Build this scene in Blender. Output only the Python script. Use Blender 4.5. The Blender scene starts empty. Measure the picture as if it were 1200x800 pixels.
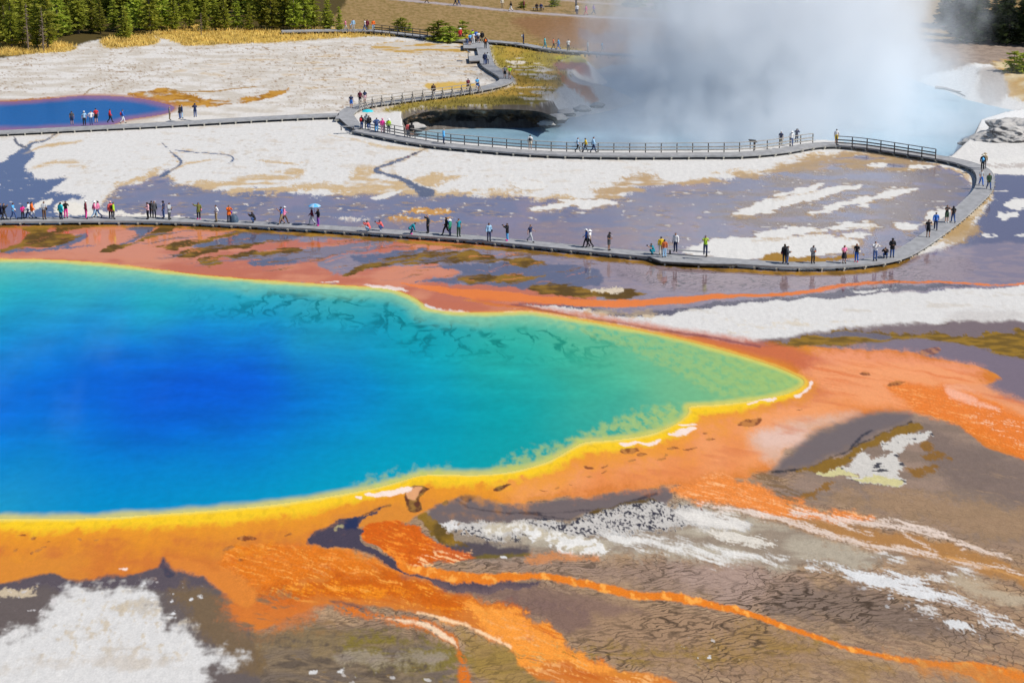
import bpy, bmesh, math, random
import numpy as np
from mathutils import Vector, Matrix, noise as mnoise
R = math.radians
random.seed(7)
sc = bpy.context.scene
col = sc.collection

# ------------------------------------------------------------------ camera, sky, sun, exposure
F, H, VH = 2600.0, 47.0, -330.0            # focal length in photo pixels, eye height in m, horizon row
PITCH = math.atan((400 - VH) / F)
cam = bpy.data.cameras.new('camera'); cam.lens = 36 * F / 1200; cam.sensor_width = 36
cam.clip_start = 1; cam.clip_end = 60000
cam_o = bpy.data.objects.new('camera', cam); col.objects.link(cam_o)
cam_o.location = (0, 0, H); cam_o.rotation_euler = (R(90) - PITCH, 0, 0)
sc.camera = cam_o

SUN_AZ = math.atan2(0.93, -0.37)           # from the side and a little behind the viewer
SUN_EL = R(46)
world = bpy.data.worlds.new('World'); sc.world = world; world.use_nodes = True
wn = world.node_tree.nodes; wl = world.node_tree.links
sky = wn.new('ShaderNodeTexSky'); sky.sky_type = 'NISHITA'; sky.sun_disc = False
sky.sun_elevation = SUN_EL; sky.sun_rotation = SUN_AZ
sky.altitude = 2200; sky.air_density = 1.0; sky.dust_density = 0.2; sky.ozone_density = 4.0
bg = wn['Background']; bg.inputs['Strength'].default_value = 0.10
wl.new(sky.outputs[0], bg.inputs['Color'])
sun = bpy.data.lights.new('sun', 'SUN'); sun.energy = 5.0; sun.angle = R(0.53); sun.color = (1.0, 0.955, 0.88)
sun_o = bpy.data.objects.new('sun', sun); col.objects.link(sun_o)
sd_ = Vector((math.sin(SUN_AZ) * math.cos(SUN_EL), math.cos(SUN_AZ) * math.cos(SUN_EL), math.sin(SUN_EL)))
sun_o.rotation_euler = sd_.to_track_quat('Z', 'Y').to_euler(); sun_o.location = (120, -40, 150)
sc.view_settings.view_transform = 'Standard'; sc.view_settings.look = 'None'
sc.view_settings.exposure = 0.0; sc.view_settings.gamma = 1.0
sc.cycles.use_denoising = True; sc.render.filter_size = 1.15
sc.cycles.max_bounces = 6; sc.cycles.volume_bounces = 4; sc.cycles.diffuse_bounces = 3
sc.cycles.volume_step_rate = 0.7; sc.cycles.volume_max_steps = 256

# ------------------------------------------------------------------ helpers
SP, CP = math.sin(PITCH), math.cos(PITCH)
def p2w(u, v, z=0.0):
    """photo pixel -> the point where its sight line meets height z"""
    a = (np.asarray(u, float) - 600) / F; b = (400 - np.asarray(v, float)) / F
    dx = a; dy = CP + b * SP; dz = -SP + b * CP
    t = (z - H) / dz
    return dx * t, dy * t
def pw(u, v, z=0.0):
    x, y = p2w(u, v, z); return Vector((float(x), float(y), z))
def lin(c):
    c = np.asarray(c, float) / 255.0
    return np.where(c <= 0.04045, c / 12.92, ((c + 0.055) / 1.055) ** 2.4)
E = 1.12
def C(r, g, b): return np.minimum(lin((r, g, b)) / E, 0.86)

def tag(o, label=None, cat=None, group=None, kind=None):
    if label: o['label'] = label
    if cat: o['category'] = cat
    if group: o['group'] = group
    if kind: o['kind'] = kind
    return o
def link(name, me, mat=None, parent=None):
    o = bpy.data.objects.new(name, me); col.objects.link(o)
    if mat is not None and len(me.materials) == 0: me.materials.append(mat)
    if parent is not None: o.parent = parent
    return o
def empty(name, loc, rz=0):
    o = bpy.data.objects.new(name, None); col.objects.link(o); o.location = loc; o.rotation_euler = (0, 0, rz)
    o.empty_display_size = 0.2
    return o
class MB:
    def __init__(s): s.v = []; s.f = []
    def quad(s, a, b, c, d):
        n = len(s.v); s.v += [a, b, c, d]; s.f.append((n, n+1, n+2, n+3))
    def tri(s, a, b, c):
        n = len(s.v); s.v += [a, b, c]; s.f.append((n, n+1, n+2))
    def box(s, c, sx, sy, sz, M=None):
        n = len(s.v)
        for k in range(8):
            p = Vector(((1 if k & 1 else -1) * sx / 2, (1 if k & 2 else -1) * sy / 2, (1 if k & 4 else -1) * sz / 2))
            if M is not None: p = M @ p
            s.v.append(tuple(p + Vector(c)))
        for q in ((0,2,3,1),(4,5,7,6),(0,1,5,4),(2,6,7,3),(0,4,6,2),(1,3,7,5)): s.f.append(tuple(n + i for i in q))
    def bar(s, a, b, w, h):
        """rectangular bar from a to b, w across, h tall"""
        a = Vector(a); b = Vector(b); d = (b - a); L = d.length; d.normalize()
        up = Vector((0, 0, 1)) if abs(d.z) < 0.95 else Vector((0, 1, 0))
        side = d.cross(up).normalized(); up = side.cross(d)
        M = Matrix((d, side, up)).transposed()
        s.box((a + b) / 2, L, w, h, M)
    def tube(s, pts, rad, n=8, cap=True):
        base = len(s.v); m = len(pts)
        for i, p in enumerate(pts):
            p = Vector(p); q = Vector(pts[min(i+1, m-1)]) - Vector(pts[max(i-1, 0)]); q.normalize()
            up = Vector((0, 0, 1)) if abs(q.z) < 0.9 else Vector((1, 0, 0))
            e1 = q.cross(up).normalized(); e2 = q.cross(e1)
            for k in range(n):
                a = 2 * math.pi * k / n
                s.v.append(tuple(p + (e1 * math.cos(a) + e2 * math.sin(a)) * rad[i]))
        for i in range(m - 1):
            for k in range(n):
                s.f.append((base+i*n+k, base+i*n+(k+1) % n, base+(i+1)*n+(k+1) % n, base+(i+1)*n+k))
        if cap:
            s.f.append(tuple(base + k for k in range(n))); s.f.append(tuple(base+(m-1)*n+k for k in reversed(range(n))))
    def lathe(s, prof, c=(0, 0, 0), n=12, M=None):
        base = len(s.v)
        for (r, z) in prof:
            for k in range(n):
                a = 2 * math.pi * k / n; p = Vector((r * math.cos(a), r * math.sin(a), z))
                if M is not None: p = M @ p
                s.v.append(tuple(p + Vector(c)))
        for i in range(len(prof) - 1):
            for k in range(n):
                s.f.append((base+i*n+k, base+i*n+(k+1) % n, base+(i+1)*n+(k+1) % n, base+(i+1)*n+k))
    def mesh(s, name, smooth=False):
        me = bpy.data.meshes.new(name); me.from_pydata([tuple(v) for v in s.v], [], s.f); me.update()
        if smooth: me.shade_smooth()
        return me
    def build(s, name, mat, parent=None, smooth=False): return link(name, s.mesh(name, smooth), mat, parent)

# ---- materials
_mats = {}
def nt(name):
    m = bpy.data.materials.new(name); m.use_nodes = True
    return m, m.node_tree.nodes, m.node_tree.links, m.node_tree.nodes['Principled BSDF']
def mat(name, rgb, rough=0.8, var=0.25, scale=6.0, bump=0.0, rgb2=None, obj_rand=0.0, spec=0.3, stretch=None):
    if name in _mats: return _mats[name]
    m, n, l, b = nt(name); _mats[name] = m
    tc = n.new('ShaderNodeTexCoord'); src = tc.outputs['Object']
    if stretch:
        mp = n.new('ShaderNodeMapping'); mp.inputs['Scale'].default_value = stretch
        l.new(src, mp.inputs['Vector']); src = mp.outputs['Vector']
    no = n.new('ShaderNodeTexNoise'); no.inputs['Scale'].default_value = scale; no.inputs['Detail'].default_value = 4
    l.new(src, no.inputs['Vector'])
    rp = n.new('ShaderNodeValToRGB')
    rgb = list(rgb); c2 = list(rgb2) if rgb2 else [c * (1 + var) for c in rgb]
    c1 = [c * (1 - var) for c in rgb]
    rp.color_ramp.elements[0].color = (*c1, 1); rp.color_ramp.elements[1].color = (*c2, 1)
    rp.color_ramp.elements[0].position = 0.35; rp.color_ramp.elements[1].position = 0.65
    l.new(no.outputs['Fac'], rp.inputs['Fac'])
    out = rp.outputs['Color']
    if obj_rand:
        oi = n.new('ShaderNodeObjectInfo'); hs = n.new('ShaderNodeHueSaturation')
        mr = n.new('ShaderNodeMapRange'); mr.inputs['To Min'].default_value = 1 - obj_rand; mr.inputs['To Max'].default_value = 1 + obj_rand
        l.new(oi.outputs['Random'], mr.inputs['Value']); l.new(mr.outputs['Result'], hs.inputs['Value'])
        mh = n.new('ShaderNodeMapRange'); mh.inputs['To Min'].default_value = 0.5 - 0.05 * obj_rand; mh.inputs['To Max'].default_value = 0.5 + 0.05 * obj_rand
        l.new(oi.outputs['Random'], mh.inputs['Value']); l.new(mh.outputs['Result'], hs.inputs['Hue'])
        l.new(out, hs.inputs['Color']); out = hs.outputs['Color']
    l.new(out, b.inputs['Base Color'])
    b.inputs['Roughness'].default_value = rough; b.inputs['Specular IOR Level'].default_value = spec
    if bump:
        bp = n.new('ShaderNodeBump'); bp.inputs['Strength'].default_value = bump; bp.inputs['Distance'].default_value = 0.05
        l.new(no.outputs['Fac'], bp.inputs['Height']); l.new(bp.outputs['Normal'], b.inputs['Normal'])
    return m

# ------------------------------------------------------------------ noise fields (ground coordinates, metres)
_rng = np.random.RandomState(3)
_ang = _rng.rand(256) * 2 * np.pi
_gx = np.cos(_ang).astype(np.float32); _gy = np.sin(_ang).astype(np.float32)
_perm = _rng.permutation(256).astype(np.int32); _perm = np.concatenate([_perm, _perm])
def gnoise(x, y, seed=0):
    x = x + seed * 17.31; y = y - seed * 9.73
    xf = np.floor(x); yf = np.floor(y)
    fx = (x - xf).astype(np.float32); fy = (y - yf).astype(np.float32)
    xi = xf.astype(np.int32) & 255; yi = yf.astype(np.int32) & 255
    def g(ix, iy, dx, dy):
        h = _perm[_perm[ix & 255] + (iy & 255)]
        return _gx[h] * dx + _gy[h] * dy
    u = fx * fx * fx * (fx * (fx * 6 - 15) + 10); v = fy * fy * fy * (fy * (fy * 6 - 15) + 10)
    a = g(xi, yi, fx, fy); b = g(xi + 1, yi, fx - 1, fy); c = g(xi, yi + 1, fx, fy - 1); d = g(xi + 1, yi + 1, fx - 1, fy - 1)
    return (a + (b - a) * u + (c + (d - c) * u - a - (b - a) * u) * v) * 1.5
def fbm(x, y, sx, sy, octv=4, seed=0, gain=0.5):
    out = 0; amp = 1.0; tot = 0; kx, ky = 1.0 / sx, 1.0 / sy
    for i in range(octv):
        out = out + amp * gnoise(x * kx, y * ky, seed + i * 3); tot += amp; amp *= gain; kx *= 2.03; ky *= 2.03
    return out / tot * 1.5
def sstep(a, b, x):
    t = np.clip((x - a) / (b - a), 0, 1); return t * t * (3 - 2 * t)
def catmull(P, closed=True, k=4):
    P = np.asarray(P, float); n = len(P); out = []
    for i in range(n if closed else n - 1):
        p0 = P[(i-1) % n] if closed else P[max(i-1, 0)]; p1 = P[i]; p2 = P[(i+1) % n]
        p3 = P[(i+2) % n] if closed else P[min(i+2, n-1)]
        for j in range(k):
            t = j / k
            out.append(0.5 * ((2*p1) + (-p0+p2)*t + (2*p0-5*p1+4*p2-p3)*t*t + (-p0+3*p1-3*p2+p3)*t**3))
    if not closed: out.append(P[-1])
    return np.array(out)
def px_path(pts, closed=True, k=4, z=0.0):
    """traced photo points -> smoothed ground path"""
    Q = catmull(np.asarray(pts, float), closed, k)
    x, y = p2w(Q[:, 0], Q[:, 1], z)
    return np.stack([x, y], 1)
YS = 0.33   # softness of an edge is measured a little longer along the run-off direction
def sd_poly(XX, YY, P, margin=6.0, sub=None):
    """signed distance (inside positive) for the points near polygon P"""
    Q = P.copy(); Q[:, 1] *= YS
    yy = YY * YS
    lo = Q.min(0) - margin; hi = Q.max(0) + margin
    idx = np.nonzero((XX > lo[0]) & (XX < hi[0]) & (yy > lo[1]) & (yy < hi[1]))[0] if sub is None else sub
    x = XX[idx]; y = yy[idx]
    d2 = np.full(len(idx), 1e9, np.float32); ins = np.zeros(len(idx), bool)
    n = len(Q)
    for i in range(n):
        ax, ay = Q[i]; bx, by = Q[(i+1) % n]
        ex, ey = bx - ax, by - ay; L = ex*ex + ey*ey + 1e-12
        px = x - ax; py = y - ay
        t = np.clip((px*ex + py*ey) / L, 0, 1)
        qx = px - t*ex; qy = py - t*ey
        np.minimum(d2, qx*qx + qy*qy, out=d2)
        if ay != by:
            c = (ay > y) != (by > y)
            if c.any(): ins ^= c & (x < ex * (y - ay) / (by - ay) + ax)
    d = np.sqrt(d2); return idx, np.where(ins, d, -d).astype(np.float32)
def sd_line(XX, YY, P, W, margin=4.0):
    """distance inside a stroke: half width minus distance to the path"""
    Q = P.copy(); Q[:, 1] *= YS; yy = YY * YS
    lo = Q.min(0) - margin; hi = Q.max(0) + margin
    idx = np.nonzero((XX > lo[0]) & (XX < hi[0]) & (yy > lo[1]) & (yy < hi[1]))[0]
    x = XX[idx]; y = yy[idx]; best = np.full(len(idx), -1e9, np.float32)
    for i in range(len(Q) - 1):
        ax, ay = Q[i]; ex, ey = Q[i+1] - Q[i]; L = ex*ex + ey*ey + 1e-12
        px = x - ax; py = y - ay; t = np.clip((px*ex + py*ey) / L, 0, 1)
        d = np.sqrt((px - t*ex)**2 + (py - t*ey)**2)
        np.maximum(best, W[i] + (W[i+1] - W[i]) * t - d, out=best)
    return idx, best

# ------------------------------------------------------------------ the ground: one sheet to the horizon, mineral colours by place
def grow(a, b, step, f, lim):
    o = []; x = b; s = step
    while abs(x - lim) > abs(s): x += s; o.append(x); s *= f
    return o + [lim]
U = np.array(sorted(grow(0, -40, -1.15, 1.25, -9000)) + list(np.arange(-40 + 1.15, 1240, 1.15)) + grow(0, 1240, 1.15, 1.25, 10200))
V = np.array(sorted(grow(0, -12, -1.0, 1.12, -323)) + list(np.arange(-12 + 1.0, 812, 1.0)) + grow(0, 812, 1.0, 1.22, 5200))
NU, NV = len(U), len(V)
UU, VV = np.meshgrid(U, V)
X, Y = p2w(UU.ravel(), VV.ravel()); X = X.astype(np.float32); Y = Y.astype(np.float32)
N = len(X)
NL = fbm(X, Y, 9, 22, 4, 1); NM = fbm(X, Y, 2.2, 5, 4, 11); NS = fbm(X, Y, 0.55, 1.5, 3, 23); NF = fbm(X, Y, 0.16, 0.5, 2, 37)
SF = fbm(X, Y, .8, 1.3, 3, 83); ST = fbm(X, Y, 5, 3.0, 4, 41); SS = fbm(X, Y, 1.6, 0.9, 3, 53)
WXs = (0.28 * fbm(X, Y, 1.6, 4, 3, 61)).astype(np.float32); WYs = (1.1 * fbm(X, Y, 2.0, 4, 3, 71)).astype(np.float32)
XW, YW = X + .7 * WXs, Y + .7 * WYs
XL, YL = X + .3 * WXs, Y + .3 * WYs
def Yv(v): return float(p2w(600, v)[1])
COL = np.empty((N, 3), np.float32); WET = np.zeros(N, np.float32); CRK = np.zeros(N, np.float32); GRN = np.ones(N, np.float32); RLF = np.ones(N, np.float32)
WHITE = C(216, 213, 208)
COL[:] = WHITE
_a = np.array(p2w(750, 610)); _b = np.array(p2w(1150, 722)); _t = math.atan2(*( _b - _a)[::-1])
_xi = X * math.cos(_t) + Y * math.sin(_t); _et = -X * math.sin(_t) + Y * math.cos(_t)
_et = _et + .5 * NM; FL = fbm(_xi, _et, 5.0, 1.0, 4, 101); FL2 = fbm(_xi, _et, 1.6, .30, 3, 113)   # grain drawn out along the run-off
NE = .62 * NM + .5 * NS + .38 * NF + .3 * SF
DEFC = [None]
def lay(sd, c, soft=.25, amp=.3, noise=None, wet=None, crk=None, grn=None, op=1.0, c2=None, n2=None, lo=-.3, hi=.3, cut=None):
    idx, d = sd
    n = (NE if noise is None else noise)[idx]
    soft = soft * .6 if soft < .3 else soft * .85
    crk = DEFC[0] if crk is None else crk
    m = sstep(-soft, soft, d + amp * n) * op
    if cut is not None:                              # broken up: only where a noise field is above a level
        nf, a, b = cut; m = m * sstep(a, b, nf[idx])
    k = m > 0.002; idx = idx[k]; m = m[k].astype(np.float32)
    cc = np.asarray(c, np.float32)[None, :]
    if c2 is not None:
        t = sstep(lo, hi, (NS if n2 is None else n2)[idx])[:, None].astype(np.float32)
        cc = cc * (1 - t) + np.asarray(c2, np.float32)[None, :] * t
    COL[idx] += (cc - COL[idx]) * m[:, None]
    for arr, val in ((WET, wet), (CRK, crk), (GRN, grn)):
        if val is not None: arr[idx] += (val - arr[idx]) * m
def P(pts, c, **k):
    lay(sd_poly(XW, YW, px_path(pts)), c, **k)
def L(pts, w, c, **k):
    """stroke along traced points, half widths in photo pixels at each point"""
    pts = np.asarray(pts, float); w = np.asarray(w if np.ndim(w) else [w] * len(pts), float)
    q = catmull(np.column_stack([pts, w]), False, 4)
    x, y = p2w(q[:, 0], q[:, 1]); wm = q[:, 2] * (49.0 / (q[:, 1] - VH))
    if k.get('wet', 0) >= .8 and pts[:, 1].max() < 235: wm = wm * .68
    if k.get('wet', 0) >= .8 and len(pts) > 3 and pts[:, 1].max() < 235:      # damp sandy fringe beside a rill
        lay(sd_line(XW, YW, np.stack([x, y], 1), wm * 1.5 + .12), TAN, soft=.3, amp=.5, cut=(ST + .6 * NM, -.3, .4), op=.8)
    lay(sd_line(XL, YL, np.stack([x, y], 1), wm), c, **{'soft': .12, 'amp': .1, **k})

# palette
TAN = C(199, 172, 132); WETG = C(98, 92, 98); WETB = C(72, 80, 108); OLIVE = C(140, 106, 34); OLIVE_D = C(96, 74, 30)
CORAL = C(214, 112, 74); ORANGE = C(226, 126, 46); ORANGE_L = C(243, 160, 96); RUST = C(196, 92, 34); AMBER = C(232, 150, 32)
YEL = C(246, 200, 30); BROWN = C(160, 130, 102); BROWN_D = C(104, 86, 74); GREYM = C(118, 104, 98); MAUVE = C(126, 106, 104); DARKW = C(66, 60, 70)

# --- upper ground: pale sinter terrace with speckle, dry bank, grass ground
P([(-60,40),(120,50),(420,44),(560,60),(600,100),(470,128),(400,136),(200,146),(-60,156)], C(200,191,178), soft=1.0, amp=.8, c2=C(218,213,206), n2=ST, grn=1.0)
P([(-60,44),(120,52),(420,50),(560,70),(590,100),(470,125),(390,130),(200,110),(-60,105)], C(158,134,108), soft=.9, amp=.6, cut=(.8*NS+.6*SS+.4*NL+.5*NF, .25, .8), op=.9)
P([(200,80),(420,50),(545,60),(560,90),(440,112),(300,100)], C(190,160,110), soft=.9, amp=.8, cut=(ST, .1, .6), op=.6)
P([(330,-40),(385,30),(440,40),(545,46),(600,50),(640,56),(700,62),(760,66),(830,68),(1000,74),(1100,76),(1260,80),(1300,-60),(800,-80)], C(160,132,90), soft=.5, amp=.3, c2=C(138,116,70), n2=SS+NS, lo=-.4, hi=.5, grn=1.5)
P([(600,24),(660,20),(800,30),(800,66),(720,60),(650,52)], C(136,96,66), soft=1.5, amp=1.0, op=.7)
P([(900,50),(1080,46),(1260,52),(1260,74),(1100,75),(900,76)], C(160,142,126), soft=.6, amp=.3, c2=C(140,122,108), n2=SS)
P([(680,33),(700,40),(720,38),(735,47),(700,52),(680,44)], C(128,108,104), soft=.4, amp=.5, op=.8)
P([(-100,-60),(395,-60),(392,20),(370,36),(230,42),(120,46),(60,60),(-100,66)], C(84,72,40), soft=.5, amp=.4)
GRASS_A = [(-60,66),(-60,46),(0,50),(60,50),(90,55),(80,60),(40,63)]
GRASS_B = [(120,46),(160,40),(185,44),(180,52),(140,56),(122,55)]
GRASS_C = [(180,38),(235,30),(330,33),(400,35),(450,38),(500,44),(440,43),(380,46),(320,50),(260,52),(225,54),(200,48)]
GRASS_D = [(576,52),(600,50),(660,56),(690,62),(660,70),(655,80),(672,88),(660,100),(640,112),(600,122),(540,126),(480,129),(450,130),(470,122),(530,113),(580,106),(604,97),(594,84),(580,74)]
for g in (GRASS_A, GRASS_B, GRASS_C): P(g, C(206,172,86), soft=.5, amp=.6, c2=C(184,150,70), n2=NM)
P(GRASS_D, C(186,150,68), soft=.5, amp=.4, c2=C(160,142,60), n2=NL)
P([(455,128),(520,118),(600,112),(640,116),(630,124),(560,126),(480,131)], C(140,124,58), soft=.5, amp=.6)
P([(440,52),(500,48),(552,52),(556,60),(500,64),(450,60)], C(190,152,78), soft=.6, amp=.8, cut=(ST, -.2, .2))
P([(500,98),(540,96),(560,100),(545,105),(505,105)], C(205,170,90), soft=.4, amp=.4)
P([(596,70),(625,72),(655,88),(640,94),(612,88),(598,80)], C(214,204,188), soft=.3, amp=1.0, cut=(ST+.5*NM, -.1, .2))
P([(610,100),(640,102),(655,110),(620,116),(604,108)], C(210,200,184), soft=.3, amp=1.0, cut=(ST, -.1, .2))
P([(650,74),(680,70),(705,74),(690,80),(668,82),(655,82)], C(150,108,98), soft=.4, amp=.5)
P([(655,66),(700,66),(712,72),(690,74),(660,72)], C(196,184,40), soft=.4, amp=.5, op=.8)
P([(655,82),(668,92),(690,100),(700,106),(680,106),(660,98)], C(196,122,44), soft=.3, amp=.4)
P([(664,84),(690,80),(706,86),(712,94),(694,102),(672,96)], C(214,208,200), soft=.3, amp=.3)
P([(480,128),(540,124),(600,124),(640,120),(700,116),(725,120),(720,128),(660,134),(640,140),(600,134),(500,138)], C(146,138,134), soft=.4, amp=.6, c2=C(205,200,194), n2=NS, lo=0, hi=.5)
P([(688,68),(720,64),(800,64),(1000,70),(1085,74),(1160,76),(1150,84),(1110,100),(1128,116),(1180,124),(1260,130),(1260,150),(900,140),(720,90)], C(226,224,220), soft=.4, amp=.4)
P([(1165,74),(1200,70),(1260,74),(1260,108),(1205,104),(1180,96)], C(188,150,84), soft=.4, amp=.8, c2=C(210,190,150), n2=ST)
P([(1150,80),(1168,80),(1182,96),(1160,104),(1146,92)], C(180,172,164), soft=.5, amp=.4)
# roads on the far bank (pale asphalt)
L([(380,-12),(440,-3),(500,3),(560,9),(620,15),(680,19),(740,22),(800,25),(860,28),(1000,34)], [3,3,3,3.2,3.2,3,3,3,3,3], C(172,160,158), soft=.25, amp=.05)
L([(560,-12),(640,-2),(700,4),(760,6),(830,4)], 2.2, C(176,158,148), soft=.4, amp=.3)
# orange margin of the distant blue pool and its run-off
P([(150,112),(175,106),(195,104),(225,112),(260,118),(300,112),(330,105),(338,106),(320,114),(280,122),(235,126),(200,124)], C(158,108,34), soft=.2, amp=.5, c2=C(190,140,60), n2=NM+.5*SS, cut=(ST+.6*NM+.5*SF, -.7, -.1))
L([(196,104),(215,108),(250,107),(275,104),(310,101)], [1.2,1.5,1.5,1.5,.6], C(166,128,70))
L([(98,112),(105,106),(118,101)], [1,1.5,.8], C(150,126,90)); P([(-60,117),(0,118),(60,114),(66,117),(30,120),(-60,122)], C(170,130,72), soft=.2, amp=.4)

# --- middle flat: white sinter crossed by shallow wet run-off
MIDWET = [(128,233),(138,219),(160,216),(185,204),(206,196),(191,207),(215,218),(250,221),(275,224),(300,219),(330,224),(365,228),(420,229),(470,226),(500,228),(550,230),(600,230),(632,234),(695,233),(732,231),(742,221),(775,216),(812,212),(850,209),(900,203),(930,192),(980,181),(1060,184),(1115,200),(1137,214),(1140,234),(1105,264),(1064,292),(1030,308),(880,312),(800,305),(700,296),(600,285),(400,272),(220,263),(120,264),(112,252)]
P([(a, b - 6 if b < 250 else b) for a, b in MIDWET], TAN, soft=.5, amp=1.1, cut=(ST + .6*NM, -.35, .1), wet=.2)
P(MIDWET, C(122,118,138), soft=.35, amp=.7, wet=1, grn=.5, c2=C(134,120,128), n2=ST)
P(MIDWET, C(150,130,142), soft=.4, amp=.5, cut=(NL + .4*NM, .0, .5), op=.6, wet=.95)
P(MIDWET, C(86,92,126), soft=.4, amp=.5, cut=(ST + .6*NM, .15, .6), op=.65, wet=1)
P(MIDWET, C(168,142,112), soft=.4, amp=.5, cut=(SS + .8*ST + .5*NM + .4*SF, .3, .9), op=.7, wet=.5)
P([(-60,206),(0,190),(15,180),(34,172),(40,182),(29,197),(46,211),(76,209),(60,224),(98,230),(76,238),(104,252),(60,264),(-60,264)], C(86,92,124), soft=.25, amp=.5, wet=1, grn=.5)
L([(32,175),(38,168),(52,166),(60,161),(66,157)], [6,4,3,2.5,1.5], C(90,90,104), wet=1, soft=.15, amp=.25); L([(16,160),(20,168),(30,174)], [1.5,1.5,3], C(96,92,98), wet=.8, soft=.12, amp=.2)
L([(30,180),(50,172),(80,168),(95,166)], [2,3,2.5,1], TAN, soft=.3, amp=.3); L([(40,196),(70,190),(100,196)], [3,4,1.5], TAN, soft=.4, amp=.5, cut=(ST,-.4,.1))
L([(190,206),(212,192),(207,184),(198,176),(190,168)], [5,2.2,1.2,1,.8], C(86,86,104), wet=1, soft=.1, amp=.15); L([(206,176),(222,178),(250,180),(268,182),(273,187),(268,191)], [1.5,1.2,1,1.4,2,1.2], C(70,80,110), wet=1, soft=.1, amp=.1)
L([(200,200),(220,192),(244,188)], [2,2.5,1], TAN, soft=.25, amp=.3); L([(140,217),(170,208),(184,202)], [4,4,3], TAN, soft=.3, amp=.5)
P([(215,214),(250,212),(300,206),(340,198),(352,192),(362,194),(350,206),(330,216),(345,222),(300,226),(250,222)], TAN, soft=.4, amp=.8, cut=(ST+.7*NM, -.5, .1), wet=.15)
L([(300,188),(320,190),(350,193)], [1,1.6,2], TAN, soft=.2, amp=.3)
# channel from the walkway down to the wet flat
P([(420,196),(445,200),(440,206),(470,213),(505,204),(540,203),(545,206),(510,216),(505,226),(430,226),(360,222),(345,217),(400,214),(410,206)], TAN, soft=.35, amp=.8, cut=(ST+.7*NM, -.6, .05), wet=.15)
L([(500,174),(482,182),(462,190),(440,199),(455,205),(470,209),(488,219),(500,226)], [2,2.5,3,3.5,4,6,8,14], C(92,88,100), wet=1, soft=.2, amp=.3)
L([(385,158),(420,165),(450,172),(500,176)], [.8,1.2,2.5,2], C(206,184,150), soft=.3, amp=.4)
P([(436,232),(455,225),(470,224),(465,228),(445,233)], WHITE, soft=.15, amp=.2, wet=0)
P([(690,228),(735,208),(760,204),(800,208),(900,202),(930,188),(1000,180),(1060,184),(1000,196),(900,208),(820,216),(760,222),(735,232)], C(186,156,116), soft=.4, amp=1.0, cut=(ST+.5*NM, -.45, .1), wet=.4)
P([(770,206),(800,202),(830,202),(825,208),(790,212)], WHITE, soft=.2, amp=.5, wet=0)
P([(100,160),(300,148),(420,158),(560,180),(760,190),(700,225),(500,225),(300,212),(180,200),(100,225)], C(190,178,164), soft=.6, amp=.5, cut=(SF + .7*SS + .5*NL, .5, 1.0), op=.6)
P([(60,160),(300,145),(420,155),(560,176),(760,186),(700,225),(500,225),(300,212),(180,200),(100,225)], C(204,192,176), soft=.8, amp=.6, cut=(ST + .5*NM + .3*SF, .25, .8), op=.55)
# sandy, purple-brown flats inside the loop
P([(860,212),(960,190),(1060,188),(1130,212),(1130,232),(1080,262),(1000,270),(900,266),(830,250)], C(136,118,104), soft=.5, amp=.8, cut=(ST+.6*NL, -.5, .3), op=.8, wet=.8)
P([(890,195),(960,182),(1050,184),(1100,196),(1040,200),(960,196)], C(176,146,104), soft=.4, amp=.8, cut=(ST, -.4, .2), op=.8, wet=.5)
for isl in ([(858,251),(900,233),(950,224),(985,218),(1012,217),(980,227),(930,240),(885,252)], [(905,229),(930,222),(966,215),(946,225),(915,231)],
            [(950,249),(980,237),(1022,230),(1036,222),(1074,221),(1050,230),(1000,241),(962,250)], [(1066,196),(1085,193),(1096,195),(1080,198)],
            [(800,297),(835,281),(880,277),(960,274),(1005,284),(985,295),(940,302),(890,305)], [(990,268),(1010,259),(1026,262),(1016,269)],
            [(948,269),(970,266),(1000,259),(1022,262),(1000,268),(965,272)], [(985,274),(1010,271),(1020,275),(1000,278)], [(1085,258),(1092,246),(1112,243),(1112,252),(1098,260)],
            [(1050,263),(1075,262),(1090,258),(1070,268),(1055,270)], [(880,280),(910,267),(960,266),(940,274)], [(1016,193),(1032,191),(1040,194),(1025,196)], [(1000,240),(1012,238),(1022,241),(1010,243)],
            [(600,213),(640,214),(636,220),(610,222)], [(655,236),(680,232),(730,238),(700,241),(690,246)], [(625,243),(655,238),(676,237),(660,244),(630,247)]):
    P([(a + (b - 255) * .1, b + 1.2) for a, b in isl], C(186,158,118), soft=.5, amp=.7, wet=.2, op=.8)
    P(isl, C(220,217,211), soft=.12, amp=.34, noise=.7*SS+.6*NM+.5*SF, wet=0, grn=1)
P(MIDWET, WHITE, soft=.2, amp=.1, wet=0, cut=(SF + .6*SS + .45*ST, .72, 1.0), op=.85)
P([(1000,320),(1160,210),(1260,200),(1260,330)], WHITE, soft=.2, amp=.1, wet=0, cut=(SF + .6*SS, 1.0, 1.2), op=.8)
P([(-40,190),(120,240),(110,262),(-40,262)], WHITE, soft=.2, amp=.1, wet=0, cut=(SF + .6*SS, .7, .95), op=.9)
for isl in ([(30,248),(44,238),(60,232),(62,236),(50,244)], [(66,240),(90,238),(110,246),(180,252),(210,254),(210,258),(120,254),(70,252)], [(395,255),(420,256),(430,258),(400,259)]):
    P(isl, C(226,220,208), soft=.2, amp=.5, wet=0)
for isl in ([(470,247),(500,244),(536,248),(510,252),(480,250)], [(455,256),(480,254),(505,258),(530,256),(500,262),(470,262),(478,268),(466,266)], [(415,266),(440,264),(446,266),(420,268)]):
    P(isl, C(196,146,80), soft=.2, amp=.6, wet=.2, c2=C(228,214,190), n2=NS, lo=.2, hi=.6)
P([(380,258),(500,262),(640,270),(740,284),(740,292),(560,276),(420,266)], C(142,124,130), soft=.6, amp=.8, wet=1, op=.8, crk=.12)
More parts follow.
